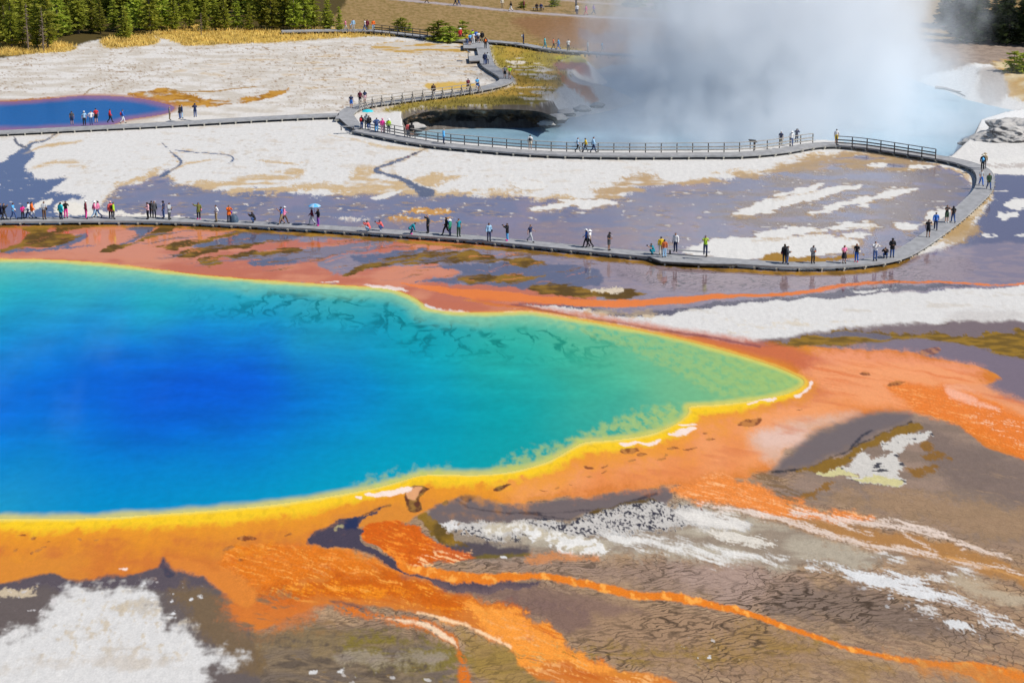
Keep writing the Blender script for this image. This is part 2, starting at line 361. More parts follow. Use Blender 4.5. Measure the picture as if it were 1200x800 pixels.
P([(560,262),(640,258),(760,262),(760,285),(700,288),(620,276)], C(152,128,126), soft=.8, amp=1.0, wet=.9, cut=(ST, -.3, .3), op=.7)
# beyond the bend
P([(1162,204),(1200,198),(1260,196),(1260,345),(1000,330),(1040,308),(1075,300),(1118,288),(1140,262),(1160,236)], C(104,98,118), soft=.3, amp=.5, wet=1, grn=.5)
P([(1062,303),(1085,291),(1110,270),(1150,232),(1162,220),(1158,236),(1142,258),(1128,276),(1100,292),(1075,303)], C(206,190,164), soft=.25, amp=.6, wet=.1, c2=C(176,146,100), n2=ST)
P([(1070,300),(1100,284),(1132,276),(1125,282),(1092,296)], WHITE, soft=.2, amp=.3, wet=0)
P([(1118,258),(1140,262),(1152,272),(1120,286),(1105,290)], C(178,148,104), soft=.4, amp=.7, wet=.2, op=.85)
for isl in ([(1176,240),(1200,234),(1230,234),(1230,244),(1195,246)], [(1168,252),(1180,247),(1193,249),(1180,258),(1172,257)], [(1166,224),(1185,223),(1182,227)], [(1166,309),(1190,306),(1230,308),(1230,313),(1180,311)],
            [(1150,190),(1180,184),(1260,180),(1260,205),(1200,206),(1164,204)], [(1152,275),(1162,274),(1168,276),(1158,277)], [(1190,275),(1230,272),(1230,278)], [(1188,298),(1230,296),(1230,301)]):
    P(isl, C(220,217,211), soft=.12, amp=.34, noise=.7*SS+.6*NM+.5*SF, wet=0)
P([(1150,192),(1200,192),(1260,188),(1260,193),(1180,196)], C(176,164,156), soft=.2, amp=.5, op=.7)

# --- between the near walkway and the great pool
P([(-60,262),(120,261),(220,263),(400,272),(560,284),(700,297),(800,306),(900,313),(1010,313),(1060,306),(1120,288),(1260,290),(1260,336),(1100,340),(900,352),(740,372),(640,362),(560,366),(490,350),(300,330),(-60,306)], C(138,124,134), soft=.3, amp=.2, wet=1, grn=.4, c2=C(154,134,136), n2=SS+ST+.5*NL)
P([(-60,264),(60,264),(130,263),(220,264),(320,268),(350,272),(300,276),(240,284),(230,292),(330,283),(420,281),(480,279),(530,282),(640,288),(560,291),(470,294),(400,300),(370,308),(400,322),(440,314),(500,310),(530,314),(540,322),(500,330),(560,334),(640,336),(700,350),(640,362),(560,368),(490,356),(400,336),(300,330),(180,318),(60,306),(-60,304)], C(202,106,48), soft=.25, amp=.3, wet=.96, c2=C(222,136,84), n2=NL+.5*ST, grn=.3)
P([(300,295),(337,292),(405,287),(460,279),(478,281),(428,294),(376,302),(337,307),(300,304),(250,303)], C(134,118,124), soft=.2, amp=.25, wet=1)
for bl in ([(66,287),(82,279),(97,275),(102,279),(84,287),(68,290)], [(150,267),(182,266),(174,273),(156,284),(140,288),(160,276)], [(228,289),(262,279),(300,270),(345,270),(350,279),(300,284),(260,288),(236,293)], [(300,305),(340,303),(350,308),(320,312),(292,311)],
           [(486,330),(526,326),(541,320),(516,313),(552,309),(600,308),(660,311),(700,316),(700,336),(610,337),(560,334)], [(0,292),(40,292),(110,288),(70,293),(10,298)], [(410,302),(440,298),(500,292),(470,300),(430,310)]):
    P(bl, C(98,96,114), soft=.18, amp=.25, wet=1)
for br in ([(2,291),(22,285),(33,275),(26,265),(60,263),(58,272),(82,275),(97,277),(72,286),(62,289),(32,291),(5,296)], [(66,271),(75,263),(122,261),(112,266),(90,269),(76,272)], [(121,292),(150,285),(175,274),(199,263),(210,264),(198,272),(173,281),(146,291),(126,295)],
           [(183,292),(207,285),(240,280),(275,271),(302,268),(278,275),(234,287),(212,291)], [(203,300),(225,292),(262,287),(297,285),(322,282),(296,289),(250,296),(215,303)], [(230,306),(250,301),(297,295),(347,292),(347,298),(260,303),(262,309),(246,313)],
           [(402,322),(425,311),(462,301),(500,296),(557,294),(566,300),(600,304),(634,308),(560,307),(500,309),(440,314),(407,324)], [(536,328),(555,322),(600,323),(640,322),(622,330),(550,332)], [(330,272),(380,274),(380,277),(340,276)], [(620,336),(660,334),(700,340),(760,342),(740,348),(690,350),(640,345)],
           [(600,305),(618,301),(628,305),(640,311),(600,312)], [(580,325),(612,325),(640,328),(610,331),(585,330)]):
    P(br, OLIVE, soft=.10, amp=.30, noise=.7*SS+.6*NM, wet=.35, c2=C(92,68,22), n2=NM+.5*SS, lo=-.4, hi=.4, grn=1)
_a = np.array(p2w(205, 300)); _b = np.array(p2w(345, 281)); _t = math.atan2(*(_b - _a)[::-1])
_xi = X * math.cos(_t) + Y * math.sin(_t); _et = -X * math.sin(_t) + Y * math.cos(_t) + .8 * NM
FP = fbm(_xi, _et, 9.0, 1.5, 4, 131); FP2 = fbm(_xi, _et, 4.0, .6, 3, 139)
PK_ = [(150,275),(240,266),(420,276),(560,288),(640,294),(700,306),(690,330),(600,334),(500,326),(400,326),(300,318),(200,305)]
P(PK_, C(118,110,124), soft=.6, amp=.3, cut=(FP + .3*FP2, .25, .6), op=.75, wet=1)
P(PK_, C(122,84,28), soft=.6, amp=.3, cut=(FP2 + .6*FP, .35, .75), op=.8, wet=.4)
P(PK_, C(230,138,70), soft=.6, amp=.3, cut=(FP2 - .5*FP, .45, .85), op=.6, wet=.8)
P([(-40,264),(160,262),(160,292),(-40,296)], C(190,110,60), soft=.5, amp=.3, cut=(FP2 + .4*NM, .3, .8), op=.5, wet=.7)
P([(690,341),(712,338),(728,340),(710,344)], C(212,196,172), soft=.15, amp=.4, wet=.1)
P([(905,296),(940,302),(1010,296),(985,305),(940,308),(890,307)], C(160,120,48), soft=.2, amp=.4, wet=.3)
P([(720,308),(880,318),(1010,320),(1110,300),(1140,306),(1120,328),(960,336),(820,344),(740,330)], C(154,132,132), soft=.5, amp=.5, wet=1, crk=1.0, op=.8)
FR = [(-60,266),(60,266),(150,265),(220,267),(300,271.5),(400,277.5),(480,283.5),(560,290),(640,297),(730,306),(800,312),(860,317),(930,320.5),(980,320),(1020,316.5),(1050,310),(1068,302)]
L(FR, [2,2,2,2,2.6,2.8,2.8,2.8,2.8,3,3.2,3.6,3.6,3.6,3.6,3.2,1.5], C(166,122,44), soft=.14, amp=.2, wet=.35, c2=C(120,88,34), n2=NM)
L([(470,333),(510,339),(560,346),(580,347),(640,352),(690,356),(740,356),(800,352),(850,347),(900,346),(955,341),(985,334),(1050,330.5),(1125,331.5),(1172,334),(1215,331)], [1,4,8,8,5.5,6,6,5,3.5,2.4,2.5,2.5,2,1.5,1.2,1], C(224,124,58), soft=.1, amp=.1, wet=.4, c2=C(230,128,70), n2=NL)
P([(590,358),(655,358),(740,367),(810,360),(835,355),(900,350),(960,343),(1050,334),(1142,335),(1062,340),(1010,347),(950,350),(900,353),(860,358),(800,367),(735,374),(690,366),(640,361)], C(92,80,86), soft=.12, amp=.2, wet=1)
P([(600,360),(650,359),(695,366),(733,374),(800,367),(870,357),(950,350),(1030,347),(1120,339),(1200,335),(1260,334),(1260,389),(1200,389),(1150,391),(1060,389),(985,387),(930,398),(895,405),(820,396),(760,386),(700,375),(650,365)], WHITE, soft=.15, amp=.3, wet=0, grn=.8)
P([(620,360),(700,368),(760,380),(880,396),(960,384),(1040,380),(900,376),(760,372),(700,364)], C(214,200,176), soft=.5, amp=.6, cut=(ST+.5*NS, .1, .6), op=.7)
P([(700,370),(870,358),(1200,337),(1260,336),(1260,386),(1000,385),(900,400)], C(196,184,166), soft=.5, amp=.4, cut=(ST + .5*NM + .5*SF, .3, .9), op=.5)
P([(1110,368),(1140,362),(1190,364),(1230,368),(1180,376),(1130,378)], C(196,190,184), soft=.6, amp=.4, op=.7)
P([(1098,380),(1112,379),(1116,381),(1104,383)], C(70,62,58), soft=.08, amp=.1)
P([(1000,342),(1035,338),(1050,337),(1030,342),(1008,345)], WHITE, soft=.12, amp=.2, wet=0)
P([(870,404),(930,394),(1000,384),(1260,380),(1260,445),(1100,425),(960,415)], C(122,102,98), soft=.3, amp=.2, wet=.7)
P([(893,406),(930,398),(960,391),(985,387),(1060,389),(1150,391),(1200,386),(1260,384),(1260,432),(1200,421),(1150,409),(1100,399),(1060,396),(1000,405),(950,408)], C(146,112,36), soft=.12, amp=.4, wet=.3, c2=C(112,86,30), n2=SS, grn=1)
P([(955,392),(980,388),(1020,389),(1046,393),(1030,396),(990,394)], C(104,88,88), soft=.1, amp=.1, wet=1)
P([(960,408),(1000,406),(1062,397),(1100,400),(1150,411),(1200,423),(1260,434),(1260,520),(1190,488),(1130,450),(1050,420)], C(126,106,110), soft=.25, amp=.2, wet=.9, grn=.5)
P([(690,364),(760,366),(760,372),(700,370)], C(200,170,120), soft=.3, amp=.6, op=.6)

# --- lower ground: brown microbial flats, before the orange mats are laid over them
P([(200,690),(300,640),(400,595),(520,560),(700,560),(860,530),(940,490),(1050,470),(1260,515),(1260,840),(220,840)], C(150,122,98), soft=.5, amp=.3, c2=C(178,146,112), n2=FL+.6*FL2, lo=-.5, hi=.6, crk=.8, wet=.25)
P([(960,545),(1000,510),(1060,484),(1130,500),(1260,545),(1260,640),(1160,640),(1050,610),(960,590),(900,575)], C(136,116,100), soft=.6, amp=.4, wet=.35, crk=.10, c2=C(152,128,110), n2=ST)
P([(1080,500),(1140,520),(1260,560),(1260,600),(1150,580),(1090,545)], C(122,104,94), soft=.8, amp=.6, op=.8, wet=.4)
P([(980,575),(1080,580),(1200,600),(1260,620),(1260,645),(1150,632),(1050,606),(980,592)], C(160,128,92), soft=.7, amp=.8, op=.7, crk=.25)
LR = [(560,650),(760,652),(960,660),(1260,720),(1260,820),(800,800),(680,765),(560,700)]
P(LR, C(112,92,76), soft=.6, amp=.4, cut=(FL + .6*FL2, .25, .9), op=.55, crk=1.0)
P(LR, C(186,158,126), soft=.6, amp=.4, cut=(FL2 - .7*FL, .3, .9), op=.5, crk=.8)
P([(900,560),(1260,560),(1260,680),(1100,650),(960,600)], C(168,138,106), soft=.6, amp=.4, cut=(FL2 + .5*FL, .2, .9), op=.5)
P([(560,640),(720,660),(900,660),(960,690),(900,715),(780,695),(640,672),(560,668)], C(158,132,114), soft=.6, amp=.5, op=.8, crk=1.0)
P([(790,665),(870,660),(900,670),(880,700),(830,698)], C(176,150,136), soft=.6, amp=.5, op=.7, crk=1.0)
P([(930,690),(1000,685),(1100,720),(1180,745),(1120,752),(1000,735),(900,715)], C(124,106,94), soft=.6, amp=.5, op=.8, crk=1.0)
P([(470,688),(560,690),(650,700),(800,712),(960,750),(900,790),(760,780),(680,765),(640,732),(560,705)], C(162,130,100), soft=.5, amp=.4, op=.9, crk=1.0)
P([(610,700),(680,715),(700,735),(670,745),(645,730),(590,712)], C(120,94,86), soft=.5, amp=.5, op=.8, crk=.4)
P([(655,760),(720,762),(860,765),(980,745),(900,768),(780,774),(690,772)], C(150,120,50), soft=.5, amp=.6, cut=(SS, -.5, .2), op=.8, crk=.5)
P([(880,735),(960,755),(1060,780),(960,790),(860,780),(820,760)], C(156,122,66), soft=.7, amp=.8, cut=(ST, -.4, .3), op=.7, crk=.8)
P([(250,725),(330,735),(420,735),(500,745),(540,790),(540,840),(230,840),(230,760)], C(112,98,86), soft=.5, amp=.4, crk=.35, wet=.25, c2=C(136,116,90), n2=ST)
LB = [(240,740),(330,735),(440,730),(540,760),(560,840),(230,840)]
P(LB, C(78,68,62), soft=.4, amp=.4, cut=(SS*.4 + ST + .3*FL, .1, .5), op=.7)
P(LB, C(168,140,104), soft=.4, amp=.4, cut=(.6*SS - ST + .5*FL2, .3, .8), op=.6)
P(LB, C(150,116,42), soft=.4, amp=.4, cut=(SS + .5*SF, .65, 1.0), op=.6)
P([(290,735),(400,738),(480,748),(470,760),(380,758),(300,752)], C(140,118,82), soft=.5, amp=.8, op=.8)
P([(400,755),(440,748),(560,755),(600,765),(640,790),(560,800),(520,785),(430,778)], C(128,112,40), soft=.5, amp=.9, cut=(SS+.5*ST, -.5, .2), op=.85)
P([(400,766),(470,764),(520,768),(500,776),(420,776)], C(158,144,128), soft=.3, amp=.5, op=.7)
P([(540,735),(600,760),(612,778),(640,800),(600,815),(560,800),(545,770)], C(160,128,66), soft=.4, amp=.5, crk=.7, op=.8)

DEFC[0] = 0
# dark wet strip and white crust at the lower corner
P([(-60,655),(60,658),(120,660),(170,655),(192,645),(240,655),(275,680),(290,720),(300,790),(300,840),(-60,840)], C(102,90,84), soft=.2, amp=.2, wet=.5, grn=.8)
P([(-60,655),(120,660),(186,650),(206,650),(250,664),(262,690),(170,690),(60,691),(-60,690)], C(92,78,78), soft=.2, amp=.15, wet=.8)
P([(182,662),(190,656),(195,657),(192,664),(206,672),(196,676)], DARKW, soft=.1, amp=.1, wet=.8)
P([(200,690),(250,692),(275,720),(310,770),(290,790),(250,760),(215,720)], C(120,96,62), soft=.4, amp=.5, op=.8)
P([(60,708),(75,693),(105,690),(150,693),(168,692),(186,708),(202,728),(240,754),(280,775),(247,783),(240,800),(244,840),(-60,840),(-60,762),(0,746),(40,731)], C(214,211,206), soft=.5, amp=.6, noise=.8*NM+.6*NS+.5*SS+.2*NF, wet=0, grn=.8, c2=C(196,188,176), n2=ST+.5*SF+.4*NS, lo=.1, hi=.9)
P([(40,735),(100,700),(170,710),(220,760),(150,770),(60,760)], C(200,184,158), soft=.8, amp=.6, cut=(NS+.7*ST+.4*NF, .15, .8), op=.75)
P([(-60,770),(80,745),(200,770),(240,800),(100,810),(-60,840)], C(206,198,188), soft=.8, amp=.6, cut=(ST+.6*NL+.3*NF, .0, .7), op=.6)
P([(-60,691),(0,690),(30,692),(44,696),(30,700),(-60,702)], C(196,178,150), soft=.15, amp=.3, wet=0)
P([(-60,700),(60,692),(80,700),(20,745),(-60,750)], C(206,200,196), soft=.3, amp=.1, cut=(SS+NS, .75, .95), op=.9)
P([(150,690),(232,688),(250,740),(272,772),(230,750),(200,728),(180,705)], C(222,220,218), soft=.3, amp=.1, cut=(SS+NS, .62, .85), op=.95)
P([(230,700),(238,697),(240,702),(232,704)], WHITE, soft=.1, amp=.2); P([(365,785),(376,783),(372,788)], WHITE, soft=.1, amp=.2); P([(392,788),(404,786),(400,791)], WHITE, soft=.1, amp=.2)
P([(400,792),(470,786),(520,800),(500,815),(410,815)], C(206,200,194), soft=.3, amp=.1, cut=(SS+NS, .7, 1.0), op=.8)

# grey mats and white crust patches of the lower middle
P([(500,640),(560,612),(700,600),(800,590),(900,610),(1000,640),(1050,650),(1000,664),(900,664),(760,650),(640,650),(560,655)], C(150,134,116), soft=.5, amp=.5, c2=C(176,164,144), n2=ST, crk=.1, wet=.1)
P([(520,580),(545,575),(600,590),(650,588),(740,574),(772,572),(790,580),(770,592),(700,601),(640,612),(560,613),(500,612)], C(112,98,94), soft=.15, amp=.1, wet=.5, grn=.5, crk=0)
P([(545,577),(560,580),(548,590),(540,584)], C(70,62,62), soft=.08, amp=.1)
L([(530,580),(545,593),(570,598),(620,602),(700,598)], [.6,.8,.8,.8,.5], C(70,60,62)); L([(620,602),(680,608),(730,592),(770,578)], [.8,1.0,1.5,1.5], C(66,56,58))
P([(690,601),(720,594),(760,586),(768,590),(730,598),(700,606)], OLIVE_D, soft=.1, amp=.2)
P([(497,619),(530,613),(600,614),(640,610),(690,606),(720,597),(770,589),(790,592),(835,600),(874,612),(870,619),(836,622),(800,618),(720,628),(640,634),(600,634),(560,628),(520,622)], C(196,190,182), soft=.2, amp=.4, c2=C(60,58,66), n2=.5*NS+.8*NF+.5*FL2+.3*FL, lo=.1, hi=.45, crk=0, wet=.2)
P([(600,616),(640,612),(720,606),(780,595),(790,606),(700,622),(640,628)], C(56,54,66), soft=.3, amp=.4, cut=(.5*SS+.5*NS+.7*NF, .0, .4), op=.7)
P([(570,618),(600,615),(640,622),(690,634),(712,644),(690,646),(640,636),(600,628),(575,626)], C(196,184,160), soft=.25, amp=.3, c2=C(222,216,204), n2=NS, lo=0, hi=.3)
P([(600,624),(640,628),(690,636),(714,644),(690,647),(650,640),(610,632)], C(226,222,214), soft=.1, amp=.35, cut=(NS+SS, -.5, -.1))
P([(497,618),(515,614),(540,616),(530,624),(510,624)], C(216,212,206), soft=.12, amp=.3)
P([(713,629),(740,630),(830,641),(880,650),(922,654),(870,657),(848,658),(815,649),(760,638),(716,633)], C(226,222,214), soft=.34, amp=.42, op=.92, noise=FL+.7*FL2+.4*NF)
P([(795,598),(835,600),(874,612),(870,618),(838,622),(812,615)], C(226,220,210), soft=.34, amp=.42, op=.92, noise=FL+.7*FL2+.4*NF)
P([(838,624),(868,624),(905,638),(885,641),(850,634)], C(216,208,194), soft=.2, amp=.4, noise=FL+.7*FL2+.4*NF)
P([(500,640),(560,636),(610,640),(618,648),(570,654),(530,655)], C(84,72,72), soft=.25, amp=.2, wet=.6)
L([(545,654),(580,652),(620,649)], [1.5,2,1], C(110,92,30)); P([(583,652),(590,650),(592,653)], WHITE, soft=.06, amp=.1)
P([(488,606),(500,600),(520,618),(540,636),(545,642),(520,636),(500,625)], OLIVE, soft=.12, amp=.3, c2=OLIVE_D, n2=NM)
P([(945,660),(985,661),(1002,668),(1035,674),(1072,680),(1102,691),(1116,698),(1140,710),(1166,722),(1200,740),(1230,751),(1230,757),(1180,736),(1160,729),(1118,711),(1068,697),(1040,691),(1000,681),(984,668)], C(222,222,220), soft=.28, amp=.4, op=.92, noise=FL+.7*FL2+.4*NF, crk=0, wet=0)
P([(1010,688),(1080,700),(1150,725),(1180,745),(1120,740),(1040,712)], C(206,204,202), soft=.4, amp=.1, cut=(SS+NS, .7, .95), op=.9)
P([(1108,730),(1138,733),(1148,745),(1128,742)], C(214,212,208), soft=.15, amp=.4)
P([(1060,660),(1120,668),(1200,690),(1260,712),(1260,726),(1180,712),(1120,690)], C(186,170,144), soft=.6, amp=.6, cut=(ST, -.4, .2), op=.8, crk=0)
for w in ([(1120,667),(1150,668),(1146,673),(1128,672)], [(1090,674),(1120,673),(1112,680),(1096,678)], [(1040,652),(1058,653),(1052,656)], [(1020,646),(1040,648),(1036,651)], [(1082,712),(1096,710),(1102,714),(1088,716)]):
    P(w, C(216,212,206), soft=.28, amp=.4, op=.92, noise=FL+.7*FL2+.4*NF, crk=0)
P([(770,755),(850,755),(870,762),(850,772),(790,772)], C(222,222,222), soft=.3, amp=.1, cut=(SS+NS, .85, 1.0), op=.95)

# --- orange mats
APRON = [(540,352),(640,363),(700,376),(800,393),(880,405),(960,408),(1060,413),(1140,428),(1175,444),(1140,450),(1100,452),(1150,463),(1200,486),(1260,512),(1260,562),(1200,538),(1150,520),(1130,504),(1120,497),(1075,483),(1050,482),(1000,492),(960,505),(920,528),(910,545),(870,560),(800,570),(760,572),(650,586),(610,590),(575,584),(545,580),(520,590),(490,604),(470,615),(425,617),(400,615),(380,625),(362,637),(410,645),(470,672),(540,696),(610,720),(648,736),(662,756),(690,771),(760,790),(812,800),(850,818),(690,818),(650,802),(612,778),(602,760),(572,746),(540,731),(490,718),(430,712),(360,716),(310,735),(285,730),(270,716),(266,696),(240,676),(200,664),(190,656),(180,669),(140,676),(100,679),(50,676),(-60,672),(-60,560),(300,560),(600,500),(800,440),(700,380)]
P(APRON, C(214,134,46), soft=.2, amp=.1, wet=.25, crk=0, c2=C(206,118,44), n2=NL+.3*ST, grn=.5)
P([(590,548),(700,520),(820,482),(930,462),(960,450),(1010,445),(1080,450),(1110,470),(1050,480),(980,492),(930,512),(905,540),(860,558),(760,570),(640,580),(600,585)], C(236,154,96), soft=.8, amp=.5, grn=.4, c2=C(228,138,74), n2=NL, wet=.3)
P([(940,440),(960,412),(1060,416),(1150,432),(1120,446),(1040,444),(980,450)], C(234,148,102), soft=.7, amp=.5, grn=.4, wet=.5)
# red-brown sheet curving past the tip of the pool
L([(560,353),(640,364),(720,377),(800,392),(880,407),(930,418),(970,436),(1000,446)], [2,4,5,7,10,13,16,14], C(198,100,62), soft=.5, amp=.2, op=.8, wet=.5)
L([(600,357),(700,375),(800,391),(890,406)], [1,1,1.5,1.5], C(120,56,60), soft=.2, amp=.1, op=.8, wet=.6)
L([(830,478),(900,470),(960,458),(1010,452),(1060,452)], [8,10,10,9,8], C(204,110,70), soft=.6, amp=.3, op=.7, wet=.5)
P([(880,520),(905,500),(960,488),(1010,486),(960,505),(925,528),(910,545)], C(214,178,156), soft=.7, amp=.3, op=.8, wet=.4)
P([(890,505),(930,503),(945,510),(915,525),(895,520)], C(226,190,172), soft=.5, amp=.3, op=.8)
P([(905,555),(925,530),(960,506),(1010,488),(1050,482),(1068,484),(1062,494),(1030,505),(1000,525),(960,543),(925,552)], C(112,98,94), soft=.4, amp=.15, wet=.6, crk=0, grn=.4)
L([(905,553),(950,548),(990,530),(1025,512),(1068,494)], [1.2,1,1,.8,.8], C(60,52,50)); L([(998,524),(1010,512),(1022,504)], [1,1,.5], C(56,50,54))
P([(934,552),(950,546),(985,535),(1030,510),(1066,496),(1084,504),(1045,516),(1015,526),(995,545),(975,553),(942,554)], C(134,100,34), soft=.1, amp=.2, wet=.3, crk=0)
P([(1038,514),(1074,506),(1093,508),(1092,514),(1062,524),(1050,536),(1058,545),(1050,555),(1060,562),(1030,568),(994,562),(1006,554),(960,556),(990,550),(997,536),(1008,530),(1024,537),(1048,530),(1034,528)], C(206,200,190), soft=.1, amp=.3, c2=C(66,64,70), n2=NS+SS, lo=.45, hi=.7, crk=0)
P([(958,555),(990,552),(1010,556),(1000,560)], C(206,196,140), soft=.1, amp=.2); P([(996,561),(1030,559),(1056,562),(1034,568)], C(206,196,140), soft=.1, amp=.2)
for o in ([(1076,520),(1092,520),(1096,530),(1082,528)], [(1080,533),(1104,532),(1108,536),(1086,538)], [(1064,548),(1100,545),(1094,556),(1072,559)], [(940,580),(974,566),(976,570),(946,584)]):
    P(o, C(138,96,28), soft=.15, amp=.3, op=.9)
# textured orange: bright pustular mats on the steep run-offs
SPK = .15 * NS + .38 * NF + .85 * FL2 + .45 * FL
P([(950,428),(1060,424),(1130,436),(1180,462),(1260,500),(1260,545),(1190,522),(1120,490),(1060,478),(980,468)], C(238,156,102), soft=.7, amp=.4, op=.9, wet=.35, c2=C(224,128,72), n2=FL+.4*FL2, lo=-.2, hi=.8, grn=.5)
P([(1040,452),(1080,450),(1150,464),(1200,487),(1260,512),(1260,562),(1200,538),(1140,510),(1120,496),(1075,482)], C(226,120,36), soft=.45, amp=.4, c2=C(244,164,92), n2=SPK+.6*NL, lo=.1, hi=1.0, op=.9, grn=1.2)
P([(1140,485),(1170,480),(1215,505),(1200,520),(1160,505)], C(240,204,176), soft=.5, amp=.5, cut=(SPK, .1, .8), op=.7)
P([(1110,455),(1130,460),(1150,470),(1170,480),(1140,474),(1115,466)], C(250,196,170), soft=.3, amp=.4, op=.6)
P([(790,574),(830,560),(862,560),(890,566),(905,578),(940,588),(930,594),(960,600),(1022,607),(960,613),(905,606),(850,596),(805,584)], C(230,134,58), soft=.3, amp=.4, c2=C(246,180,122), n2=SPK, lo=-.1, hi=.9, grn=1.2, crk=0)
P([(880,556),(910,556),(935,578),(925,590),(900,572)], C(120,92,60), soft=.3, amp=.4, cut=(SPK, -.2, .3), op=.8)
P([(425,617),(440,612),(484,617),(500,632),(540,647),(560,653),(528,657),(500,662),(476,670),(466,660),(440,641),(425,632)], C(206,94,10), soft=.12, amp=.15, c2=C(236,136,40), n2=SPK+.6*NM, lo=.0, hi=.8, grn=1.2)
P([(500,648),(530,650),(555,652),(520,659),(500,664),(480,668),(490,658)], C(248,196,140), soft=.2, amp=.4, cut=(SPK, -.1, .4), op=.8)
P([(280,640),(362,637),(410,645),(460,667),(420,678),(360,684),(320,690),(280,680),(260,660)], C(218,116,22), soft=.3, amp=.3, c2=C(240,150,62), n2=SPK, lo=-.2, hi=.9, grn=1.2)
P([(320,672),(380,664),(440,668),(455,672),(400,682),(340,688)], C(248,184,104), soft=.4, amp=.4, cut=(SPK, .0, .9), op=.75)
P([(300,690),(380,682),(460,672),(540,696),(612,720),(600,735),(540,722),(470,706),(380,700),(310,712)], C(200,96,8), soft=.4, amp=.5, c2=C(232,134,22), n2=SPK+ST, lo=.0, hi=.8, grn=1.2)
P([(540,704),(612,722),(648,737),(662,757),(690,771),(720,782),(660,778),(612,776),(602,758),(572,744)], C(240,150,56), soft=.25, amp=.3, c2=C(228,122,10), n2=SPK, lo=.2, hi=.7, grn=1.2)
P([(606,752),(640,756),(680,770),(640,776),(612,774)], C(150,120,50), soft=.3, amp=.3, cut=(SPK, .0, .5), op=.8)
P([(570,720),(620,735),(650,760),(630,772),(605,756),(575,742)], C(250,200,140), soft=.5, amp=.3, cut=(SPK, .0, .9), op=.8)
P([(620,778),(680,780),(760,795),(800,808),(700,812),(640,796)], C(250,190,120), soft=.3, amp=.4, cut=(SPK+ST, .1, .6), op=.7)
STRM = [(280,645),(400,645),(470,674),(540,698),(610,722),(650,740),(662,757),(720,780),(800,800),(700,806),(640,792),(606,764),(560,742),(480,716),(400,706),(310,712),(275,690)]
P(STRM, C(190,84,6), soft=.3, amp=.3, cut=(FL + .5*FL2, .15, .7), op=.55)
P(STRM, C(246,166,70), soft=.3, amp=.3, cut=(FL2 - .6*FL + .4*NF, .35, .85), op=.6)
P([(-40,620),(200,612),(400,600),(380,640),(260,660),(180,660),(60,668),(-40,664)], C(200,110,52), soft=.8, amp=.4, cut=(ST + .5*NL, .1, .7), op=.45)
P([(600,560),(760,530),(880,490),(1000,450),(1100,440),(1000,480),(900,530),(760,562)], C(206,112,66), soft=.8, amp=.4, cut=(ST + .6*FL, .15, .7), op=.4)
P([(260,690),(320,700),(380,712),(340,735),(290,742),(268,722)], C(206,112,44), soft=.5, amp=.6, op=.7)
P([(262,690),(300,694),(380,712),(350,745),(280,748),(262,720)], C(124,102,76), soft=.5, amp=.6, cut=(ST + .5*SS + .4*FL2, -.1, .4), op=.85)
P([(200,652),(262,668),(300,690),(290,716),(268,700),(240,680),(206,668)], C(216,128,48), soft=.25, amp=.15, crk=0)
P([(300,735),(340,720),(400,716),(430,722),(380,736)], C(146,112,72), soft=.5, amp=.6, cut=(ST, -.3, .2), op=.8)
L([(386,705),(410,710),(440,718)], [1,3,1], C(92,78,76), soft=.2)
L([(395,712),(440,722),(480,729),(510,737),(532,752),(540,768),(546,795),(548,815)], [5,4,4,4,4,3,8,10], C(210,112,34), soft=.25, amp=.2, crk=0, cut=(FL2+.4*NF, -.6, -.1))
L([(440,724),(480,729),(508,737),(528,750),(536,760)], [.8,1,2,2,1], C(238,206,170), soft=.12)
L([(490,718),(535,728),(570,743),(598,757)], [.8,1.2,1.5,1], C(246,206,160), soft=.12)
# long thin orange stream over the brown flat
L([(470,668),(500,674),(540,678),(575,679),(620,675),(680,683),(740,696),(800,701),(850,711),(900,726),(960,746),(1010,763),(1060,772),(1110,780),(1150,788),(1230,818)], [5,8,7,5.5,4.2,4.2,4.5,4,3.5,3,2.6,2.6,3,4,10,20], C(226,124,28), soft=.1, amp=.1, crk=0, wet=.3, c2=C(246,166,70), n2=NS, lo=.1, hi=.6)
L([(620,655),(660,653),(700,654)], [4,3,1], C(206,130,70), soft=.25, amp=.3, op=.8)
P([(1040,768),(1110,776),(1180,788),(1260,800),(1260,830),(1150,800),(1080,785)], C(196,130,66), soft=.5, amp=.5, op=.8, crk=.2)
# white mineral braids
P([(920,604),(980,614),(1060,624),(1140,645),(1260,690),(1260,700),(1180,680),(1080,652),(980,632),(900,606)], C(172,124,72), soft=.3, amp=.3, crk=.05, wet=.2)
for pts, w in (([(880,600),(920,609),(960,622),(990,632),(1040,642),(1085,648),(1130,658),(1180,668),(1260,690)], [2,3.5,3.5,3,2.2,2,1.6,1.2,1]), ([(930,600),(970,607),(1010,612),(1050,616),(1085,622),(1110,630),(1150,645),(1182,652)], [2.5,3,2.5,3,3.5,3,1.8,.8]),
               ([(1020,607),(1050,609),(1085,619),(1110,628)], [1,1.2,1.5,2]), ([(985,612),(995,620),(1020,624)], [1.5,1,.5]), ([(1055,620),(1070,632),(1095,643)], [1,1.2,.6]), ([(1120,636),(1130,640),(1128,645)], [1.2,1.2,.5]), ([(820,590),(860,598),(900,606)], [1,2,2.5])):
    L(pts, w, C(226,206,190), soft=.2, amp=.22, noise=FL2+.5*NF, crk=0, op=.85)
L([(1100,650),(1150,662),(1260,700)], [1,1.5,2], C(206,150,84), soft=.2, op=.8)
